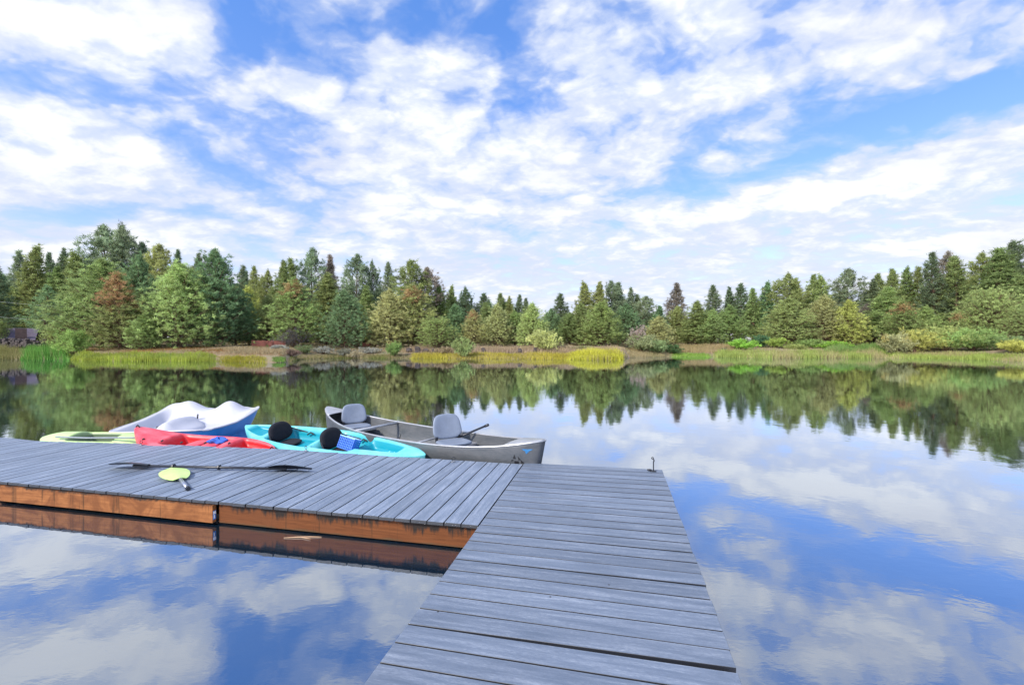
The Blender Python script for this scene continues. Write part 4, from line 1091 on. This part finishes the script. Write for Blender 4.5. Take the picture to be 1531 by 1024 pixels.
grass('reeds', 930, 1004, -.5, 1.4, .25, .7, 4500, (.30, .27, .14), 'short pinkish-tan reeds below the pinkish-grey shrub', .4, seed=18)
grass('reeds', 430, 612, -.2, .5, .2, .75, 1500, (.28, .25, .12), 'scattered straw reeds at the water edge left of the sedge', .5, seed=19)
grass('reeds', 100, 330, -.5, .8, .4, 1.2, 1600, (.22, .30, .07), 'taller scattered stems in the left shore grass', .3, seed=20)
# rocks ----------------------------------------------------------------
M_rock = simple('dark_lava_rock', (.060, .047, .043), .9, var=.5, scale=2.5, bumpy=.8, bscale=9)
def rock_shape(m, c, r, seed):
    rs = np.random.RandomState(seed); ph = rs.uniform(0, 6, 6); sq = rs.uniform(.7, 1.2, 3)
    def f(u, v):
        a = u * 2 * math.pi; b_ = v * math.pi; d = np.array([math.sin(b_) * math.cos(a), math.sin(b_) * math.sin(a), math.cos(b_)])
        k = 1 + .16 * math.sin(3 * d[0] + ph[0]) + .14 * math.sin(4 * d[1] + ph[1]) + .12 * math.sin(5 * d[2] + ph[2]) + .07 * math.sin(9 * d[0] + 7 * d[1] + ph[3])
        d = np.sign(d) * np.abs(d) ** .6
        k = round(k * 7) / 7 * .6 + k * .35
        return Vector(tuple(c[i] + d[i] * k * r * sq[i] for i in range(3)))
    m.grid(f, 12, 8)
m = MB(); rs = np.random.RandomState(4)
for i in range(330):
    px = rs.uniform(-40, 72); Y = 46 + rs.uniform(-.6, .6) ; x = (px - CX) / F * Y; lvl = rs.uniform(0, 1)
    z = gz(x, Y) + .1 + lvl * (.75 if px < 45 else .55) ; rock_shape(m, (x, Y, z), rs.uniform(.10, .24), i)
o = m.build('stone_wall', M_rock, None); tag(o, 'rough dark lava stone wall in front of the cabin at the left', 'stone wall')
rk_l = [(612, 521, 'dark lava rock left of the sedge, first of the row'), (625, 523, 'flat dark rock, second of the row above the sedge'), (637, 522, 'dark rock, third of the row above the sedge'), (650, 523, 'rounded rock, fourth of the row above the sedge'),
        (672, 522, 'rock just left of the feathery shrub'), (722, 524, 'small rock in tan grass right of the feathery shrub'), (777, 525, 'dark rock in the tan grass at centre'), (800, 526, 'small pale rock left of the round pale shrub'), (1082, 522, 'dark rock at the shore below the front trio of pines')]
for i, (px, py, lb) in enumerate(rk_l):
    Y = float(shore_depth(px)) + 2.6; x = (px - CX) / F * Y; m = MB(); rock_shape(m, (0, 0, 0),   .30 if i < 4 else .22, 300 + i)
    o = m.build('rock', M_rock, None, smooth=False); o.location = (x, Y, gz(x, Y) + .16); tag(o, lb, 'rock', group='rocks along the far bank')

# buildings and fence ----------------------------------------------------
M_roof = simple('purple_grey_shingle', (.085, .068, .098), .8, var=.2, scale=5, bumpy=.5)
M_wallb = simple('dark_brown_boards', (.055, .032, .028), .8, var=.3)
M_glass = simple('window_glass', (.05, .06, .08), .15)
M_fence = simple('red_stained_boards', (.125, .036, .026), .8, var=.3, scale=3)
def house(px, Y, Wd, Dp, eave, ridge, rz, mr, mw, label, name):
    x = (px - CX) / F * Y; z0 = gz(x, Y); rt = empty(name, (x, Y, z0), rz, label=label, cat=name.replace('_', ' '))
    m = MB(); hw, hd = Wd / 2, Dp / 2
    m.add([(-hw, -hd, -.3), (hw, -hd, -.3), (hw, hd, -.3), (-hw, hd, -.3), (-hw, -hd, eave), (hw, -hd, eave), (hw, hd, eave), (-hw, hd, eave), (-hw, 0, ridge), (hw, 0, ridge)],
          [(0, 1, 5, 4), (2, 3, 7, 6), (1, 2, 6, 9, 5), (3, 0, 4, 8, 7)]); m.build('wall', mw, rt)
    ov = .45; sl = (ridge - eave) / hd
    m = MB()
    for sg in (-1, 1):
        a = [(-hw - ov, sg * (hd + ov), eave - ov * sl + .03), (hw + ov, sg * (hd + ov), eave - ov * sl + .03), (hw + ov, 0, ridge + .03), (-hw - ov, 0, ridge + .03)]
        up = [(p_[0], p_[1], p_[2] + .12) for p_ in a]
        m.add(a + up, [(0, 1, 2, 3), (7, 6, 5, 4), (0, 4, 5, 1), (1, 5, 6, 2), (3, 2, 6, 7), (0, 3, 7, 4)])
    m.build('roof', mr, rt)
    for k in (-.5, .35):
        f_ = MB(); f_.box(k * hw, k * hw + .9, -hd - .04, -hd - .005, eave - 1.4, eave - .4); fo = f_.build('window', M_wallb if mw is not M_wallb else M_white, rt)
        f_ = MB(); f_.box(k * hw + .08, k * hw + .82, -hd - .055, -hd - .043, eave - 1.32, eave - .48); f_.build('pane', M_glass, fo)
    f_ = MB(); f_.box(-.1 * hw, -.1 * hw + .85, -hd - .04, -hd - .005, 0, 1.95); f_.build('door', M_wallb, rt)
    return rt
house(31, 48.4, 1.9, 2.4, .72, 1.85, R(33), M_roof, M_wallb, 'small dark cabin with a purple-grey gable roof behind the stone wall', 'cabin')
M_greyroof = simple('blue_grey_metal_roof', (.22, .27, .33), .5, .2); M_pwall = simple('pale_siding', (.55, .56, .56), .7)
house(1120, 74, 8.5, 6, 1.3, 2.9, R(8), M_greyroof, M_pwall, 'blue-grey roofed house glimpsed between pines on the right', 'house')
def fence(pxa, Ya, pxb, Yb, hgt, label):
    a = at_depth(pxa, Ya); b_ = at_depth(pxb, Yb); d = b_ - a; L_ = d.length; z0 = min(gz(a.x, a.y), gz(b_.x, b_.y)) - .05
    rt = empty('fence', (a.x, a.y, z0), math.atan2(d.y, d.x), label=label, cat='fence')
    nb_ = int(L_ / .16); m = MB()
    for i in range(nb_): m.box(i * .16, i * .16 + .145, 0, .025, .05, hgt + .02 * math.sin(i * 1.7), c=.004)
    m.build('board_panel', M_fence, rt)
    m = MB(); m.box(0, L_, .027, .08, hgt * .25, hgt * .25 + .09); m.box(0, L_, .027, .08, hgt * .8, hgt * .8 + .09); m.build('rail', M_fence, rt)
    for i in range(int(L_ / 2.4) + 1):
        m = MB(); m.box(i * 2.4 - .05, i * 2.4 + .05, .082, .18, -.3, hgt + .05); m.build('post', M_fence, rt)
fence(376, 47, 428, 46, .72, 'low red-stained board fence behind the bare dirt bank')
fence(530, 52, 562, 52, .55, 'short red-stained fence stretch behind the dark green front pine')
# white car glimpsed between the trunks
M_car = simple('white_car_paint', (.75, .76, .78), .25, coat=.5); M_tyre = simple('black_tyre', (.015, .015, .015), .85)
def car(px, Y, rz, label):
    x = (px - CX) / F * Y; z0 = gz(x, Y); rt = empty('parked_car', (x, Y, z0), rz, label=label, cat='car')
    m = MB(); prof = [(-2.1, .35), (-2.15, .75), (-1.9, .95), (-1.3, 1.0), (-.75, 1.45), (.75, 1.48), (1.5, 1.02), (2.05, .92), (2.15, .6), (2.1, .3)]
    for sg in (0,):
        vs = [(a, -.85, c_) for a, c_ in prof] + [(a, .85, c_) for a, c_ in prof]; n = len(prof)
        m.add(vs, [tuple(range(n)), tuple(reversed(range(n, 2 * n)))] + [(i, i + n, (i + 1) % n + n, (i + 1) % n) for i in range(n)])
    m.build('body', M_car, rt)
    for sg in (-1, 1):
        m = MB(); m.add([(-1.1, sg * .856, 1.03), (-.68, sg * .856, 1.38), (.7, sg * .856, 1.40), (1.25, sg * .856, 1.05)], [(0, 1, 2, 3)]); m.build('window', M_glass, rt)
        for xx in (-1.35, 1.35):
            m = MB(); m.tube([(xx, sg * .70, .32), (xx, sg * .88, .32)], .33, 20); wh = m.build('wheel', M_tyre, rt)
            m = MB(); m.tube([(xx, sg * .881, .32), (xx, sg * .895, .32)], .19, 16); m.build('rim', M_steel, wh)
car(1097, 62, R(15), 'white car parked between the pine trunks left of the grey-roofed house')
# overhead wires
for (a, b_, lb) in (((-40, 447), (150, 461), 'upper pale overhead wire crossing the left trees'), ((-40, 470), (150, 482.5), 'lower pale overhead wire crossing the left trees')):
    Y = 47.5; pts = []
    for k in range(13):
        t_ = k / 12; px = a[0] + (b_[0] - a[0]) * t_; py = a[1] + (b_[1] - a[1]) * t_ + 2 * math.sin(math.pi * t_)
        p_ = at_depth(px, Y); p_.z = CAMZ + (HY - py) / F * Y; pts.append(p_)
    m = MB(); m.tube(pts, .008, 5); o = m.build('power_line', simple('pale_cable', (.25, .27, .27), .5)); tag(o, lb, 'wire')
print('pines', NPINE[0], 'objects', len(bpy.data.objects))
